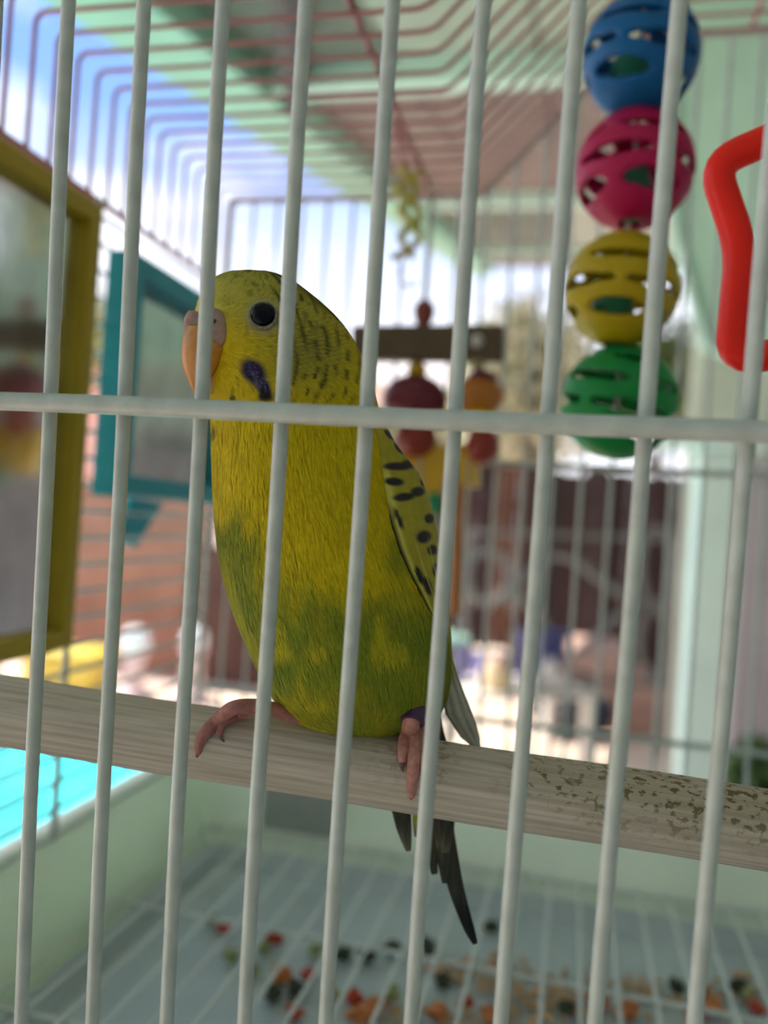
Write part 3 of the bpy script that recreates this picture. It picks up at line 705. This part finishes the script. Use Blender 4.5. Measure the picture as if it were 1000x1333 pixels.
# loft between a left and a right outline, used for beak and cere
def loft_lr(rows_, dc, bfac, n=32, step=1.5):
    v_ = np.arange(rows_[0][0], rows_[-1][0]+.01, step); l = np.interp(v_, [r[0] for r in rows_], [r[1] for r in rows_]); r_ = np.interp(v_, [r[0] for r in rows_], [r[2] for r in rows_])
    l[2:-2] = smooth_(l, 5)[2:-2]; r_[2:-2] = smooth_(r_, 5)[2:-2]
    mb = MB(); vs = []
    for i in range(len(v_)):
        a = (r_[i]-l[i])/2; c = (l[i]+r_[i])/2
        for j in range(n):
            t_ = 2*math.pi*j/n; vs.append(B(c+a*math.cos(t_), v_[i], (dc(v_[i]) if callable(dc) else dc)-a*bfac*math.sin(t_)))
    K_ = len(v_); mb.add(vs, [(i*n+j, i*n+(j+1) % n, (i+1)*n+(j+1) % n, (i+1)*n+j) for i in range(K_-1) for j in range(n)]+[tuple(range(n-1,-1,-1)), tuple((K_-1)*n+j for j in range(n))])
    return mb
dbk = lambda v: float(np.interp(v, [425, 455, 490, 516], [-76, -84, -72, -58]))
m_beak = mat('beak_horn', (.60, .255, .045), .38, .08, 500, .05, coat=.2, sss=.15)
part('upper_beak', loft_lr([(424,243,300),(432,239,300),(445,236.5,297),(458,235.5,293),(470,236,288),(482,239,281),(492,243,274),(500,246.5,268),(507,250,263),(512,253,260),(516,256,257.5)], dbk, .80), m_beak, bird, 'pale orange hooked upper beak')
part('lower_beak', loft_lr([(486,262,288),(494,262,287),(502,263,284),(509,266,279),(514,270,274)], -56, .85), mat('beak_pale', (.60,.42,.24), .45, .06, 500), bird)
m_cere = mat('cere_skin', (.40, .255, .225), .6, .14, 700, .3, sss=.1)
cm_ = MB()
cm_.add(*(lambda q_: (q_.v, q_.f))(loft_lr([(401,272,282),(404,266,288),(412,262,293),(422,262,296),(434,265,296),(442,271,294.5),(447,280,292),(449,285,289)], -99, .55)))
cm_.add(*(lambda q_: (q_.v, q_.f))(loft_lr([(404,246,254),(408,242,262),(416,239.5,268),(426,238.5,270),(434,240,266),(437,244,256)], -72, .7)))
part('cere', cm_, m_cere, bird, 'fleshy pinkish brown cere above the beak')
for (nu, nv, nd) in ((279,418,-111),): part('nostril', MB().ball(B(nu, nv, nd), (2.4*BS, 2*BS, 2.6*BS), 10, 8), mat('nostril_dark', (.10,.05,.045), .8), bird)
ed = float(front_d(343, 411))
eye = part('eye', MB().ball(B(343, 411, ed+5), 15.8*BS, 28, 18), mat('black_eye', (.004,.004,.012), .10, .0, 10, spec=.15), bird)
rg = MB(); 
ringp = [(343+17.2*math.cos(2*math.pi*i/28), 411+16.2*math.sin(2*math.pi*i/28)) for i in range(28)]
rg.tube([B(u, v, float(front_d(u, v))-1.5) for u, v in ringp], 2.3*BS, 8, closed=True)
part('eyelid', rg, mat('eyelid_skin', (.22,.21,.15), .7, .2, 1500, .4), eye)
dl = lambda u, v: 2*float(T(DT, v))-float(front_d(u, v))
eye2 = part('eye', MB().ball(B(338, 411, dl(338, 411)-5), 15*BS, 20, 12), mat('black_eye', (0,0,0)), bird)

# wings
WF = [(546,494),(560,491),(600,497),(640,503),(680,510),(715,521),(745,534),(772,548),(800,562),(830,574),(860,577),(890,576),(930,584),(960,604),(974,620)]
WO = [(546,499),(575,514),(595,529),(615,545),(640,556),(665,564),(690,569),(715,573),(740,577),(770,582),(800,585.5),(830,588),(860,590),(890,600),(930,616),(960,625),(974,626)]
WDF = [(800,0),(860,1),(974,1)]
BARS = [(518,607,20,5.5,.0),(532,604,9,5,.2),(513,627,13,5.5,.1),(544,640,9.5,6.5,-.1),(526,647,15,5.5,-.1),(559,675,6.5,6.5,0),(552,699,10,8.5,-.2),(563,716,7,7,0),(519,675,3.2,15,-.35),(546,749,4.2,13,-.35),(557,763,5,13,-.3),(507,566,9,3.5,.8),(519,584,9,3,.9),(552,627,5,6,0),(568,742,5,9,0),(572,778,5,12,-.2),(548,612,4,6,0)]
def wing_cols(u, v, tt):
    c = np.ones(u.shape+(3,))*np.array((.40,.345,.022)); n2 = vn(u/5+3, v/30)
    c = lerp(c, (.28,.26,.03), n2*.6)
    c = lerp(c, (.66,.60,.10), (1-sst(tt, .06, .16))*sst(v, 590, 620))
    for (cu, cv, a, b_, an) in BARS: c = lerp(c, BLK, ell(u, v, cu, cv, a, b_, an, .3)*(tt < 1.08))
    c = lerp(c, (.03,.03,.015), (1-sst(tt, .02, .06))*sst(v, 640, 680)*(1-sst(v, 800, 830)))  # shadow line under the wing's front edge, painted into the colour
    # feather edges running down the wing
    for off in (.30, .55, .78): c = lerp(c, (.60,.55,.14), .5*(np.abs(tt-off) < .018)*sst(v, 690, 730))
    bb_ = (((v/17+tt*1.3) % 1) < .45)*sst(tt, .95, 1.15); c = lerp(c, BLK, bb_)
    c = lerp(c, (.52,.51,.44), sst(v, 860, 900)); c = lerp(c, (.30,.30,.27), sst(v, 905, 935)*(tt > .85))
    return c
def wing_pts(mirror=False):
    v_ = np.arange(546, 974.1, 2.0); n = 56; PP = []; CC = []
    for v in v_:
        uf = np.interp(v, *zip(*WF)); uo = np.interp(v, *zip(*WO)); vb = min(v, 955)
        k_ = float(sst(np.array(v), 790, 880)); df = (float(front_d(min(uf, T(RT, vb)-3), vb))-6)*(1-k_)+k_*(38+.30*(v-880)); do = (float(T(DT, vb))-12)*(1-k_)+k_*(46+.30*(v-880))
        bw = 60*(1-k_*.82)*min(1, (v-540)/40)
        for j in range(n):
            s_ = j/(n-1)*2.0
            if s_ <= 1: u = uf+(uo-uf)*math.sin(s_*math.pi/2); d_ = df+(do-df)*(1-math.cos(s_*math.pi/2)); rip = 1.1*math.sin(s_*21)*k_
            else: u = uo-34*(1-k_*.7)*(1-math.cos((s_-1)*math.pi/2)); d_ = do+bw*math.sin((s_-1)*math.pi/2); rip = 0
            PP.append((u, v, d_+rip)); CC.append(s_)
        # inner edge row point to close the section
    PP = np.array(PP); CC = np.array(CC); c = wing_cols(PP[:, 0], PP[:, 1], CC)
    K_ = len(v_); f_ = [(i*n+j, i*n+j+1, (i+1)*n+j+1, (i+1)*n+j) for i in range(K_-1) for j in range(n-1)]
    # inner skin 3 px inside
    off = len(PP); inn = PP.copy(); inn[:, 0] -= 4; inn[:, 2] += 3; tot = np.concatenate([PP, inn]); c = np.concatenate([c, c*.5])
    f_ += [(off+i*n+j, off+(i+1)*n+j, off+(i+1)*n+j+1, off+i*n+j+1) for i in range(K_-1) for j in range(n-1)]
    for i in range(K_-1):
        f_.append((i*n, (i+1)*n, off+(i+1)*n, off+i*n)); a = n-1; f_.append((i*n+a, off+i*n+a, off+(i+1)*n+a, (i+1)*n+a))
    for j in range(n-1): f_.append((j, off+j, off+j+1, j+1)); a = (K_-1)*n; f_.append((a+j, a+j+1, off+a+j+1, off+a+j))
    if mirror:
        tot[:, 0] = T(CT, np.clip(tot[:, 1], 546, 955))*2-tot[:, 0]; tot[:, 0] = np.where(tot[:, 1] > 860, tot[:, 0]+(tot[:, 1]-860)*1.6, tot[:, 0])
        c_ = T(CT, np.clip(tot[:, 1], 546, 955)); tot[:, 0] = c_+(tot[:, 0]-c_)*.70; tot[:, 2] += 70
    return tot, f_, c
m_wing = mat('wing_feathers', (1,1,1), .6, .06, 700, .2, attr='plume', spec=.3)
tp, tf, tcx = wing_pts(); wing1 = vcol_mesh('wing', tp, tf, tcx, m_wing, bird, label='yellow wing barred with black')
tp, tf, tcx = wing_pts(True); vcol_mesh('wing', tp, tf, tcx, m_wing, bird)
# tail feathers
def blade(pts, wd, d, c0, c1, name='tail_feather', split=.55, edge=None, parent=bird):
    cen = spline([(u, v, 0) for u, v in pts], 8); K_ = len(cen); PP = []; CC = []; n = 9
    for i, c in enumerate(cen):
        t_ = i/(K_-1); tan = cen[min(i+1, K_-1)]-cen[max(i-1, 0)]; tan = tan/np.linalg.norm(tan); sd_ = np.array([-tan[1], tan[0], 0])
        w_ = np.interp(t_, np.linspace(0, 1, len(wd)), wd)
        for side in (0, 1):
            for j in range(n):
                s_ = j/(n-1)*2-1; PP.append((c[0]+sd_[0]*w_*s_, c[1]+sd_[1]*w_*s_, d+side*1.6+2.0*s_*s_))
                k_ = sst(np.array(t_+.12*(vn(np.array(j*1.3), np.array(i*.5))-.5)), split-.12, split+.12); cc = np.array(c0)*(1-k_)+np.array(c1)*k_
                if edge is not None and s_ > .35 and .1 < t_ < .7: cc = np.array(edge)
                CC.append(cc*(1+.18*math.sin(j*5+i*.8)))
    f_ = []
    q_ = 2*n
    for i in range(K_-1):
        for j in range(n-1):
            f_.append((i*q_+j, i*q_+j+1, (i+1)*q_+j+1, (i+1)*q_+j)); f_.append((i*q_+n+j, (i+1)*q_+n+j, (i+1)*q_+n+j+1, i*q_+n+j+1))
        f_.append((i*q_, (i+1)*q_, (i+1)*q_+n, i*q_+n)); f_.append((i*q_+n-1, i*q_+2*n-1, (i+1)*q_+2*n-1, (i+1)*q_+n-1))
    vcol_mesh(name, np.array(PP), f_, np.clip(np.array(CC), .003, 1), m_wing, parent)
DK, GY, PY, BK2 = (.045,.045,.035), (.13,.12,.085), (.42,.36,.04), (.008,.010,.012)
blade([(556,930),(570,1040),(590,1140),(606,1195),(619,1229)], [14,15,14,11,9,7,3], 74, DK, BK2, split=.62)
blade([(550,930),(560,1030),(575,1100),(580,1150)], [12,15,15,9,4], 70, GY, DK, split=.7, edge=(.24,.22,.13))
blade([(540,930),(545,1020),(556,1085),(566,1138)], [12,16,14,9,4], 66, GY, DK, split=.75, edge=(.30,.27,.14))
blade([(545,930),(548,1000),(546,1060),(543,1090)], [12,13,11,8,3], 62, PY, GY, split=.8, edge=(.5,.42,.04))
blade([(520,930),(518,1010),(524,1065),(532,1108)], [10,14,14,10,3], 64, DK, GY, split=.8)
blade([(560,930),(578,1010),(582,1070),(580,1110)], [12,13,12,9,4], 66, DK, GY, split=.85)
# feet
def perch_d(u, v, lift):
    """depth in bird pixels of the perch face at u, v, standing off by lift"""
    dep = DP0+(DP1-DP0)*u/1000; vc = 925+.155*u; hh = (v-vc)*dep/FPX*.985; rr = RP; k_ = math.sqrt(max(0, rr*rr-hh*hh)); return (dep-k_-BD)/BS-lift
m_foot = mat('foot_skin', (.40, .165, .15), .6, .15, 900, .4, sss=.12); m_claw = mat('claw_horn', (.16,.10,.085), .4, .1, 500)
def toe(mb, pts, rad): mb.tube(spline([B(u, v, d) for u, v, d in pts], 6), list(np.interp(np.linspace(0, 1, 6*(len(pts)-1)+1), np.linspace(0, 1, len(rad)), np.array(rad)*BS)), 12)
PDl = lambda u, v, l: (u, v, perch_d(u, v, l))
f1 = MB()
toe(f1, [(408,925,-8),(385,930,-12),(362,925,-22),(345,921,-28)], [12,11,9.5,9.5])
toe(f1, [(350,921,-26),(325,919,-30),(303,922,-34),PDl(284,937,8),PDl(268,953,7),PDl(260,968,6),PDl(259,980,5)], [9.5,9.5,9.5,9,8.5,7,5])
toe(f1, [(335,922,-26),PDl(312,930,9),PDl(296,937,8),PDl(287,948,6),PDl(286,957,5)], [8,7.5,6.5,5,4])
foot1 = part('foot', f1, m_foot, bird, 'dusky red foot gripping the perch, toes forward')
cl1 = MB(); toe(cl1, [PDl(259,977,5),PDl(257.5,988,6),PDl(261,998,5),PDl(267,1003,2)], [5,4,2.6,.8]); toe(cl1, [PDl(286,955,5),PDl(288,961,5),PDl(292,966,3)], [3.4,2.4,.7])
part('claw', cl1, m_claw, foot1)
f2 = MB()
toe(f2, [(541,915,-38),(537,935,-50),PDl(533,950,15)], [13,12,12])
toe(f2, [PDl(534,948,14),PDl(528,962,10),PDl(525,978,9),PDl(524,992,6)], [10.5,9,7,5])
toe(f2, [PDl(539,948,14),PDl(540,968,10),PDl(539,990,9),PDl(537,1012,8),PDl(536,1035,8)], [11,9.5,8.5,7.5,6])
toe(f2, [PDl(546,950,14),PDl(551,970,9),PDl(553,990,8),PDl(553,1006,5)], [10,8,6.5,5])
foot2 = part('foot', f2, mat('foot_skin_light', (.52, .24, .20), .6, .15, 900, .4, sss=.12), bird, 'pinkish foot gripping the front of the perch')
cl2 = MB(); toe(cl2, [PDl(536,1033,8),PDl(535.5,1045,9),PDl(537,1054,9),PDl(540,1060,8)], [5,4,2.5,.8]); toe(cl2, [PDl(524,990,6),PDl(523,998,6),PDl(525,1004,4)], [4,3,.8])
part('claw', cl2, m_claw, foot2)
rb_ = MB(); ra, rb2 = B(540,921,-42), B(536,941,-54)
tdir = (rb2-ra)/np.linalg.norm(rb2-ra); ctr = (ra+rb2)/2; s1 = np.cross(tdir, [0,0,1.0]); s1 /= np.linalg.norm(s1); s2 = np.cross(tdir, s1)
rb_.lathe(ctr, [(13.5*BS,-9*BS),(16.5*BS,-9*BS),(17.2*BS,0),(16.5*BS,9*BS),(13.5*BS,9*BS)], 28, (s1, s2, tdir))
part('leg_ring', rb_, mat('purple_ring', (.055,.02,.075), .3, .05, 200), bird, 'dark purple leg ring')

# ------------------------------------------------------------------ lattice ball chain
def slot_ball(r, seed):
    n, rg_ = 96, 64; vs = []; rr = random.Random(seed)
    for i in range(rg_+1):
        ph = -math.pi/2+math.pi*i/rg_; vs += [(r*math.cos(ph)*math.cos(2*math.pi*j/n), r*math.cos(ph)*math.sin(2*math.pi*j/n), r*math.sin(ph)) for j in range(n)]
    fs = []
    for i in range(rg_):
        la = -90+180*(i+.5)/rg_
        for j in range(n):
            lo = 360*(j+.5)/n; hole = False
            for k_, (lc, hw, hh) in enumerate(((47, 34, 6.5), (20, 40, 6.5), (-7, 40, 6.5), (-35, 36, 9.5))):
                off = 45 if k_ % 2 else 0
                for q_ in range(4):
                    dlo = (lo-off-90*q_+180) % 360-180
                    if (dlo/hw)**2+((la-lc)/hh)**2 < 1: hole = True
            if abs(la) > 78: hole = True
            if not hole: fs.append((i*n+j, i*n+(j+1) % n, (i+1)*n+(j+1) % n, (i+1)*n+j))
    import bmesh
    me = bpy.data.meshes.new('ball'); me.from_pydata(vs, [], fs); bm = bmesh.new(); bm.from_mesh(me)
    bmesh.ops.remove_doubles(bm, verts=bm.verts, dist=1e-7)
    bmesh.ops.delete(bm, geom=[v for v in bm.verts if not v.link_faces], context='VERTS')
    for _ in range(2):                                # ease the stepped slot rims
        ed_ = [v for v in bm.verts if v.is_boundary]; mv = {}
        for v in ed_:
            nb2 = [e_.other_vert(v).co for e_ in v.link_edges if e_.is_boundary]
            if len(nb2) == 2: mv[v] = v.co*.5+(nb2[0]+nb2[1])*.25
        for v, c in mv.items(): v.co = c
    bm.to_mesh(me); bm.free(); me.polygons.foreach_set('use_smooth', [True]*len(me.polygons))
    return me
m_bell = mat('green_bell', (.03, .26, .15), .35, .05, 100)
YBALL = .24
bspec = [((834, 74), (.003, .125, .36), 'blue', 75), ((826, 222), (.47, .006, .085), 'magenta', 76), ((809, 377), (.50, .37, .004), 'yellow', 74), ((806, 524), (.006, .27, .055), 'green', 75)]
topc = at_y(838, 30, YBALL)
chain = thing('lattice_ball_chain', (topc[0], topc[1], H+top_z(topc[0])), 'hanging chain of four plastic lattice balls, blue, magenta, yellow and green', 'toy')
chp = wloc(chain)
cs = []
for k_, ((u, v), c_, nm, rp_) in enumerate(bspec):
    c = at_y(u, v, YBALL+.004*(k_ % 2)); r = rp_*np.dot(c-CAM, CF)/FPX; cs.append(c)
    o = link('lattice_ball', slot_ball(r, k_), mat(nm+'_plastic', c_, .42, .05, 60, .02, spec=.3), chain, tuple(c-chp))
    o['label'] = nm + ' lattice ball'
    o.rotation_euler = (RNG.uniform(-.10, .12), .12+RNG.uniform(-.03, .03), [.45, 1.15, .75, .2][k_])
    md = o.modifiers.new('shell', 'SOLIDIFY'); md.thickness = .0017; md.offset = -1
    if k_ < 3:
        be = MB(); be.lathe(c+np.array([-.002, 0, -r*.62]), [(.0015,.0095),(.0045,.009),(.0058,.004),(.0062,-.002),(.0045,-.0045)], 18)
        part('bell', be, m_bell, o)
cord = MB().tube([(chp[0], chp[1], chp[2]+.001), cs[0]+np.array([0,0,.010]), cs[1], cs[2], cs[3]+np.array([0,0,-.012])], .0007, 8)
part('cord', cord, mat('toy_cord', (.5,.5,.45), .7), chain)

# red star ring
YS = .172
star_c = (1112, 322); sp = []
Ro, Ri = 222, 140
for k_ in range(10):
    a = math.radians(180+36+0)+k_*math.radians(36); r_ = Ro if k_ % 2 == 0 else Ri
    sp.append(at_y(star_c[0]+r_*math.cos(a), star_c[1]+r_*math.sin(a), YS))
sp = [at_y(u, v, YS) for u, v in ((928, 213), (965, 322), (951, 470), (1066, 452), (1180, 548), (1210, 420), (1325, 330), (1215, 262), (1180, 90), (1075, 150))]
K_ = len(sp); ring = []
for i in range(K_):
    a, b_, c = sp[i-1], sp[i], sp[(i+1) % K_]; q_ = .0052; p0 = b_+(a-b_)/np.linalg.norm(a-b_)*q_; p1 = b_+(c-b_)/np.linalg.norm(c-b_)*q_
    ring += [(1-t_)**2*p0+2*t_*(1-t_)*b_+t_*t_*p1 for t_ in np.linspace(0, 1, 7)]
m_red = mat('red_plastic', (.92, .018, .006), .40, .04, 100, .02, sss=.12, spec=.3)
tp_ = sp[8]
star = thing('star_ring', tp_, 'bright red star shaped plastic ring hanging near the cage front', 'toy')
part('ring', MB().tube(ring, .0030, 18, closed=True), m_red, star)
part('hanger', MB().tube([tp_+np.array([0,0,.002]), (tp_[0], tp_[1], H+top_z(tp_[0])+.0005)], .0007, 8), mat('toy_cord', (.5,.5,.45)), star)

# ------------------------------------------------------------------ framed mirrors on the left wall
def framed(y0, y1, z0, z1, bw, depth, fm, gm, label):
    t = thing('framed_mirror', Z(XL, (y0+y1)/2, z0), label, 'mirror'); x0 = XL+.0018; x1 = x0+depth
    ymid, zmid = (y0+y1)/2, (z0+z1)/2
    fr = MB(); lp = []
    def lop(x, g): return [Z(x, y0+g, z0+g), Z(x, y1-g, z0+g), Z(x, y1-g, z1-g), Z(x, y0+g, z1-g)]
    Ls = [lop(x0, 0), lop(x1-.001, 0), lop(x1, .001), lop(x1, bw-.001), lop(x1-.001, bw), lop(x0, bw)]
    vs_ = [p for l in Ls for p in l]; n = len(Ls)
    fr.add(vs_, [(i*4+j, i*4+(j+1) % 4, ((i+1) % n)*4+(j+1) % 4, ((i+1) % n)*4+j) for i in range(n) for j in range(4)])
    part('frame', fr, fm, t, smooth=False)
    part('mirror_glass', MB().box(Z(x0+.0022, ymid, zmid), (.0012, y1-y0-2*bw+.002, z1-z0-2*bw+.002)), gm, t, smooth=False)
    part('backing', MB().box(Z(x0+.0008, ymid, zmid), (.0012, y1-y0-.004, z1-z0-.004)), fm, t, smooth=False)
    for yy in (y0+.02, y1-.02):
        part('hook', MB().tube(spline([Z(x0+.001, yy, z1-.004), Z(x0+.002, yy, z1+.001), Z(XL-.001, yy, z1+.002), Z(XL-.0022, yy, z1-.004)], 5), .0009, 8), fm, t)
    return t
m_mirror = mat('mirror_face', (.74, .76, .75), .12, .12, 60, .01, metal=1.0)
pt = at_x(138, 270, XL+.010); pb_ = at_x(138, 834, XL+.010)
framed(.172, pt[1], pb_[2]-H, pt[2]-H, .0068, .0080, mat('mustard_plastic', (.46, .33, .008), .42, .05, 60), m_mirror, 'large mirror in a thick mustard yellow frame on the cage side')
qa = at_x(168, 325, XL+.010); qb = at_x(165, 648, XL+.010)
tm = framed(qa[1], .383, qb[2]-H, qa[2]-H, .0085, .011, mat('teal_plastic', (.012, .36, .46), .42, .05, 60), m_mirror, 'smaller mirror in a teal blue frame behind the mustard one')
tb = MB(); c0, c1 = at_x(196, 655, XL-.003), at_x(168, 706, XL-.006)
tb.prism([at_x(172, 648, XL-.003), at_x(213, 655, XL-.003), at_x(178, 712, XL-.006), at_x(152, 704, XL-.006)], (-.003, 0, 0))
part('stand_leg', tb, mat('teal_plastic', (0,0,0)), tm, smooth=False)

# ------------------------------------------------------------------ yellow twisted chain with hook
YT = .358
tw = thing('twisted_chain', at_y(530, 200, YT), 'yellow twisted plastic chain with a wire hook under the roof', 'toy')
m_ych = mat('yellow_chain_plastic', (.50, .45, .05), .45, .05, 60)
cpts = [(534,220),(528,255),(536,295),(524,335)]
cen = spline([at_y(u, v, YT) for u, v in cpts], 14)
for ph in (0, math.pi):
    hel = [c+.0042*math.cos(i*.30+ph)*np.array([1,0,0])+.0042*math.sin(i*.30+ph)*np.array([0,1,0]) for i, c in enumerate(cen)]
    part('twist', MB().tube(hel, .0016, 8), m_ych, tw)
part('wire_hook', MB().tube(spline([at_y(u, v, YT) for u, v in ((526,333),(520,350),(521,364),(530,373),(540,370),(541,364))], 6), .0006, 8), mat('steel_wire', (.45,.45,.45), .35, metal=.8), tw)
zt_ = ZT+.0035
part('pink_link', MB().tube(spline([(xr_, YT, H+zt_), Z(at_y(512,160,YT)[0], YT, at_y(512,160,YT)[2]-H), at_y(522,195,YT), at_y(531,226,YT)], 6), .0012, 8), m_pink, tw, 'pink upper link of the chain')

# ------------------------------------------------------------------ wooden bar bead toy
YW = .366
def W(u, v, dy=0.0): return at_y(u, v, YW+dy)
bar0, bar1 = W(458, 450), W(653, 450); pxs = np.linalg.norm(bar1-bar0)/195
bt = thing('bead_toy', W(551, 400), 'wooden bar toy with a red knob and strings of coloured beads', 'toy')
bx_ax = (bar1-bar0)/np.linalg.norm(bar1-bar0); up_ = np.cross(np.cross(bx_ax, [0,0,1.0]), bx_ax); up_ /= np.linalg.norm(up_); dp_ = np.cross(up_, bx_ax)
A3 = (bx_ax, -dp_, up_)
part('wooden_bar', MB().box(W(556, 448), (195*pxs, .010, 44*pxs), A3, bev=.001), mat('dark_wood', (.125, .085, .045), .65, .15, 80, .1), bt)
m_mar, m_ye2, m_or2, m_re2 = mat('maroon_bead', (.16,.012,.03), .35), mat('golden_bead', (.72,.42,.008), .35), mat('orange_bead', (.50,.17,.02), .35), mat('red_bead', (.30,.03,.02), .35)
def bead(u, v, ru, rv, mt, flat=1): part('bead', MB().ball(W(u, v), (ru*pxs, ru*pxs*flat, rv*pxs), 18, 12), mt, bt)
kn = MB(); kn.lathe(W(551, 427), [(10*pxs,0),(9.5*pxs,6*pxs),(11.5*pxs,10*pxs),(14*pxs,19*pxs),(14*pxs,25*pxs),(10*pxs,33*pxs),(4*pxs,37*pxs)], 18); part('knob', kn, mat('red_knob', (.25,.055,.04), .45), bt)
part('string', MB().tube([W(551, 396), (W(551,396)[0], YW, H+top_z(W(551,396)[0])+.001)], .0006, 6), mat('toy_cord', (.5,.5,.45)), bt)
part('screw', MB().ball(W(621, 444, -.005), .0028, 12, 8), mat('pale_screw', (.75,.72,.68), .4), bt)
bead(543, 483, 13, 13, m_ye2); bead(540, 522, 43, 34, m_mar); bead(541, 570, 28, 26, m_re2); bead(570, 545, 12, 13, m_or2)
part('wedge', MB().prism([W(504,582), W(592,582), W(570,648), W(524,648)], (0,.012,0)), m_ye2, bt, smooth=False)
bead(622, 470, 11, 14, mat('cream_bead', (.50,.47,.25), .5)); bead(628, 492, 20, 10, m_mar); bead(622, 515, 34, 24, m_or2, .9); bead(622, 545, 26, 16, m_ye2)
bead(628, 580, 22, 24, m_re2)
part('wedge', MB().prism([W(594,578), W(622,578), W(622,632), W(594,632)], (0,.010,0)), m_ye2, bt, smooth=False)
bead(566, 656, 11, 16, mat('green_bead', (.01,.30,.12), .35)); part('rod', MB().tube([W(596,632), W(592,800)], 8*pxs, 12), m_or2, bt)
part('string', MB().tube([W(545,468), W(548,640), W(566,660)], .0007, 6), mat('toy_cord', (.5,.5,.45)), bt)
part('string', MB().tube([W(622,468), W(608,632)], .0007, 6), mat('toy_cord', (.5,.5,.45)), bt)

# ------------------------------------------------------------------ food crumbs and droppings in the tray
def crumb_mesh(name, rad, seed):
    rr = np.random.default_rng(seed); mb = MB().ball((0,0,0), rad, 10, 6); mb.v = [tuple(np.array(p)*(1+.28*rr.normal())) for p in mb.v]; return mb.mesh(name)
kinds = {'orange': (mat('orange_crumb', (.62,.22,.07), .8, .2, 200), (.0042,.0036,.0022)), 'red': (mat('red_crumb', (.50,.07,.035), .8, .2, 200), (.0032,.0030,.0020)),
         'dark': (mat('dark_dropping', (.06,.07,.045), .9, .25, 200), (.0036,.0032,.0022)), 'green': (mat('green_crumb', (.34,.38,.16), .8, .2, 200), (.0034,.003,.0018)),
         'tan': (mat('tan_crumb', (.55,.36,.20), .85, .2, 200), (.0058,.0050,.0022))}
kl = {'orange': ('food_crumb', 'orange crumb of bird food lying on the tray liner', 'crumb', 'orange food crumbs in the tray'),
      'red': ('food_crumb', 'small red crumb of bird food on the tray liner', 'crumb', 'red food crumbs in the tray'),
      'dark': ('bird_dropping', 'small dark dropping lying on the tray liner', 'dropping', 'dark droppings in the tray'),
      'green': ('food_crumb', 'pale green crumb of bird food on the tray liner', 'crumb', 'green food crumbs in the tray'),
      'tan': ('food_crumb', 'flat tan crumb of bird food on the tray liner', 'crumb', 'tan food crumbs in the tray')}
km = {k_: [crumb_mesh(kl[k_][0], v_[1], s_) for s_ in range(3)] for k_, v_ in kinds.items()}
ZD = ZFL+.0042
spots_ = [(275,1200,'green'),(292,1213,'red'),(357,1226,'red'),(342,1240,'green'),(408,1242,'green'),(446,1248,'dark'),(478,1250,'dark'),(512,1240,'dark'),(556,1238,'dark'),(366,1276,'orange'),(402,1274,'red'),(354,1300,'dark'),(386,1296,'dark'),
          (382,1325,'red'),(452,1318,'dark'),(462,1307,'red'),(486,1316,'orange'),(470,1328,'orange'),(566,1308,'dark'),(570,1324,'orange'),(606,1312,'red'),(576,1284,'dark'),(632,1310,'dark'),(640,1212,'dark'),(575,1260,'tan'),(600,1266,'tan'),(640,1262,'tan'),
          (672,1270,'tan'),(706,1278,'tan'),(660,1296,'tan'),(700,1300,'tan'),(730,1290,'tan'),(770,1285,'tan'),(800,1296,'tan'),(735,1318,'dark'),(880,1290,'dark'),(912,1300,'orange'),(930,1318,'orange'),(962,1290,'dark'),(975,1300,'green'),(985,1318,'red'),(905,1326,'red'),
          (945,1306,'tan'),(860,1310,'tan'),(820,1322,'orange'),(690,1325,'tan'),(760,1326,'tan'),(525,1322,'tan'),(510,1300,'green'),(430,1300,'green'),(330,1270,'green'),(300,1250,'green'),(845,1285,'tan'),(990,1290,'tan'),(780,1310,'orange'),(590,1328,'tan'),(640,1328,'orange')]
def bar_u(k, v): return np.interp(v, [0, 1333], [[92,188,290,397,511,630,757,886,1014][k], [25,118,218,318,425,537,655,777,900][k]])
ORD = ['first', 'second', 'third', 'fourth', 'fifth', 'sixth', 'seventh', 'eighth', 'ninth']
nice = {'orange': 'orange food crumb', 'red': 'small red food crumb', 'dark': 'small dark dropping', 'green': 'pale green food crumb'}
buckets = {}; litter = MB()
for i, (u, v, k_) in enumerate(spots_):
    if k_ == 'tan': continue
    buckets.setdefault((k_, sum(bar_u(k, v) < u for k in range(9))), []).append((v, i))
for i, (u, v, k_) in enumerate(spots_):
    p = at_plane_z(u, v, ZD)
    if k_ == 'tan':
        for _ in range(14):
            q = p+np.array([RNG.normal(0, .0045), RNG.normal(0, .006), .0006]); n0 = len(litter.v); litter.ball(q, (RNG.uniform(.0008,.0022), RNG.uniform(.0008,.002), .0007), 6, 4)
        continue
    g_ = sum(bar_u(k, v) < u for k in range(9)); bk = sorted(buckets[(k_, g_)]); allb = bk; bk = bk[:3]; rank = [b_[1] for b_ in allb].index(i)
    if rank > 2: continue
    word = '' if len(bk) == 1 else (['farther ', 'nearer '] if len(bk) == 2 else ['farthest ', 'middle ', 'nearest '])[rank]
    where = 'between the %s and %s bars' % (ORD[g_-1], ORD[g_]) if g_ < 9 else 'beyond the ninth bar'
    o = link(kl[k_][0], km[k_][i % 3], kinds[k_][0], None, (p[0], p[1], p[2]+kinds[k_][1][2]*.8)); o.rotation_euler = (0, 0, RNG.uniform(0, 6)); s_ = RNG.uniform(.7, 1.0); o.scale = (s_, s_, 1)
    tag(o, word+nice[k_]+' on the tray liner, seen '+where, kl[k_][2], kl[k_][3])
lo = link('seed_litter', litter.mesh('seed_litter'), kinds['tan'][0]); tag(lo, 'scattered tan seed husks on the near part of the tray liner', 'litter', kind='stuff')
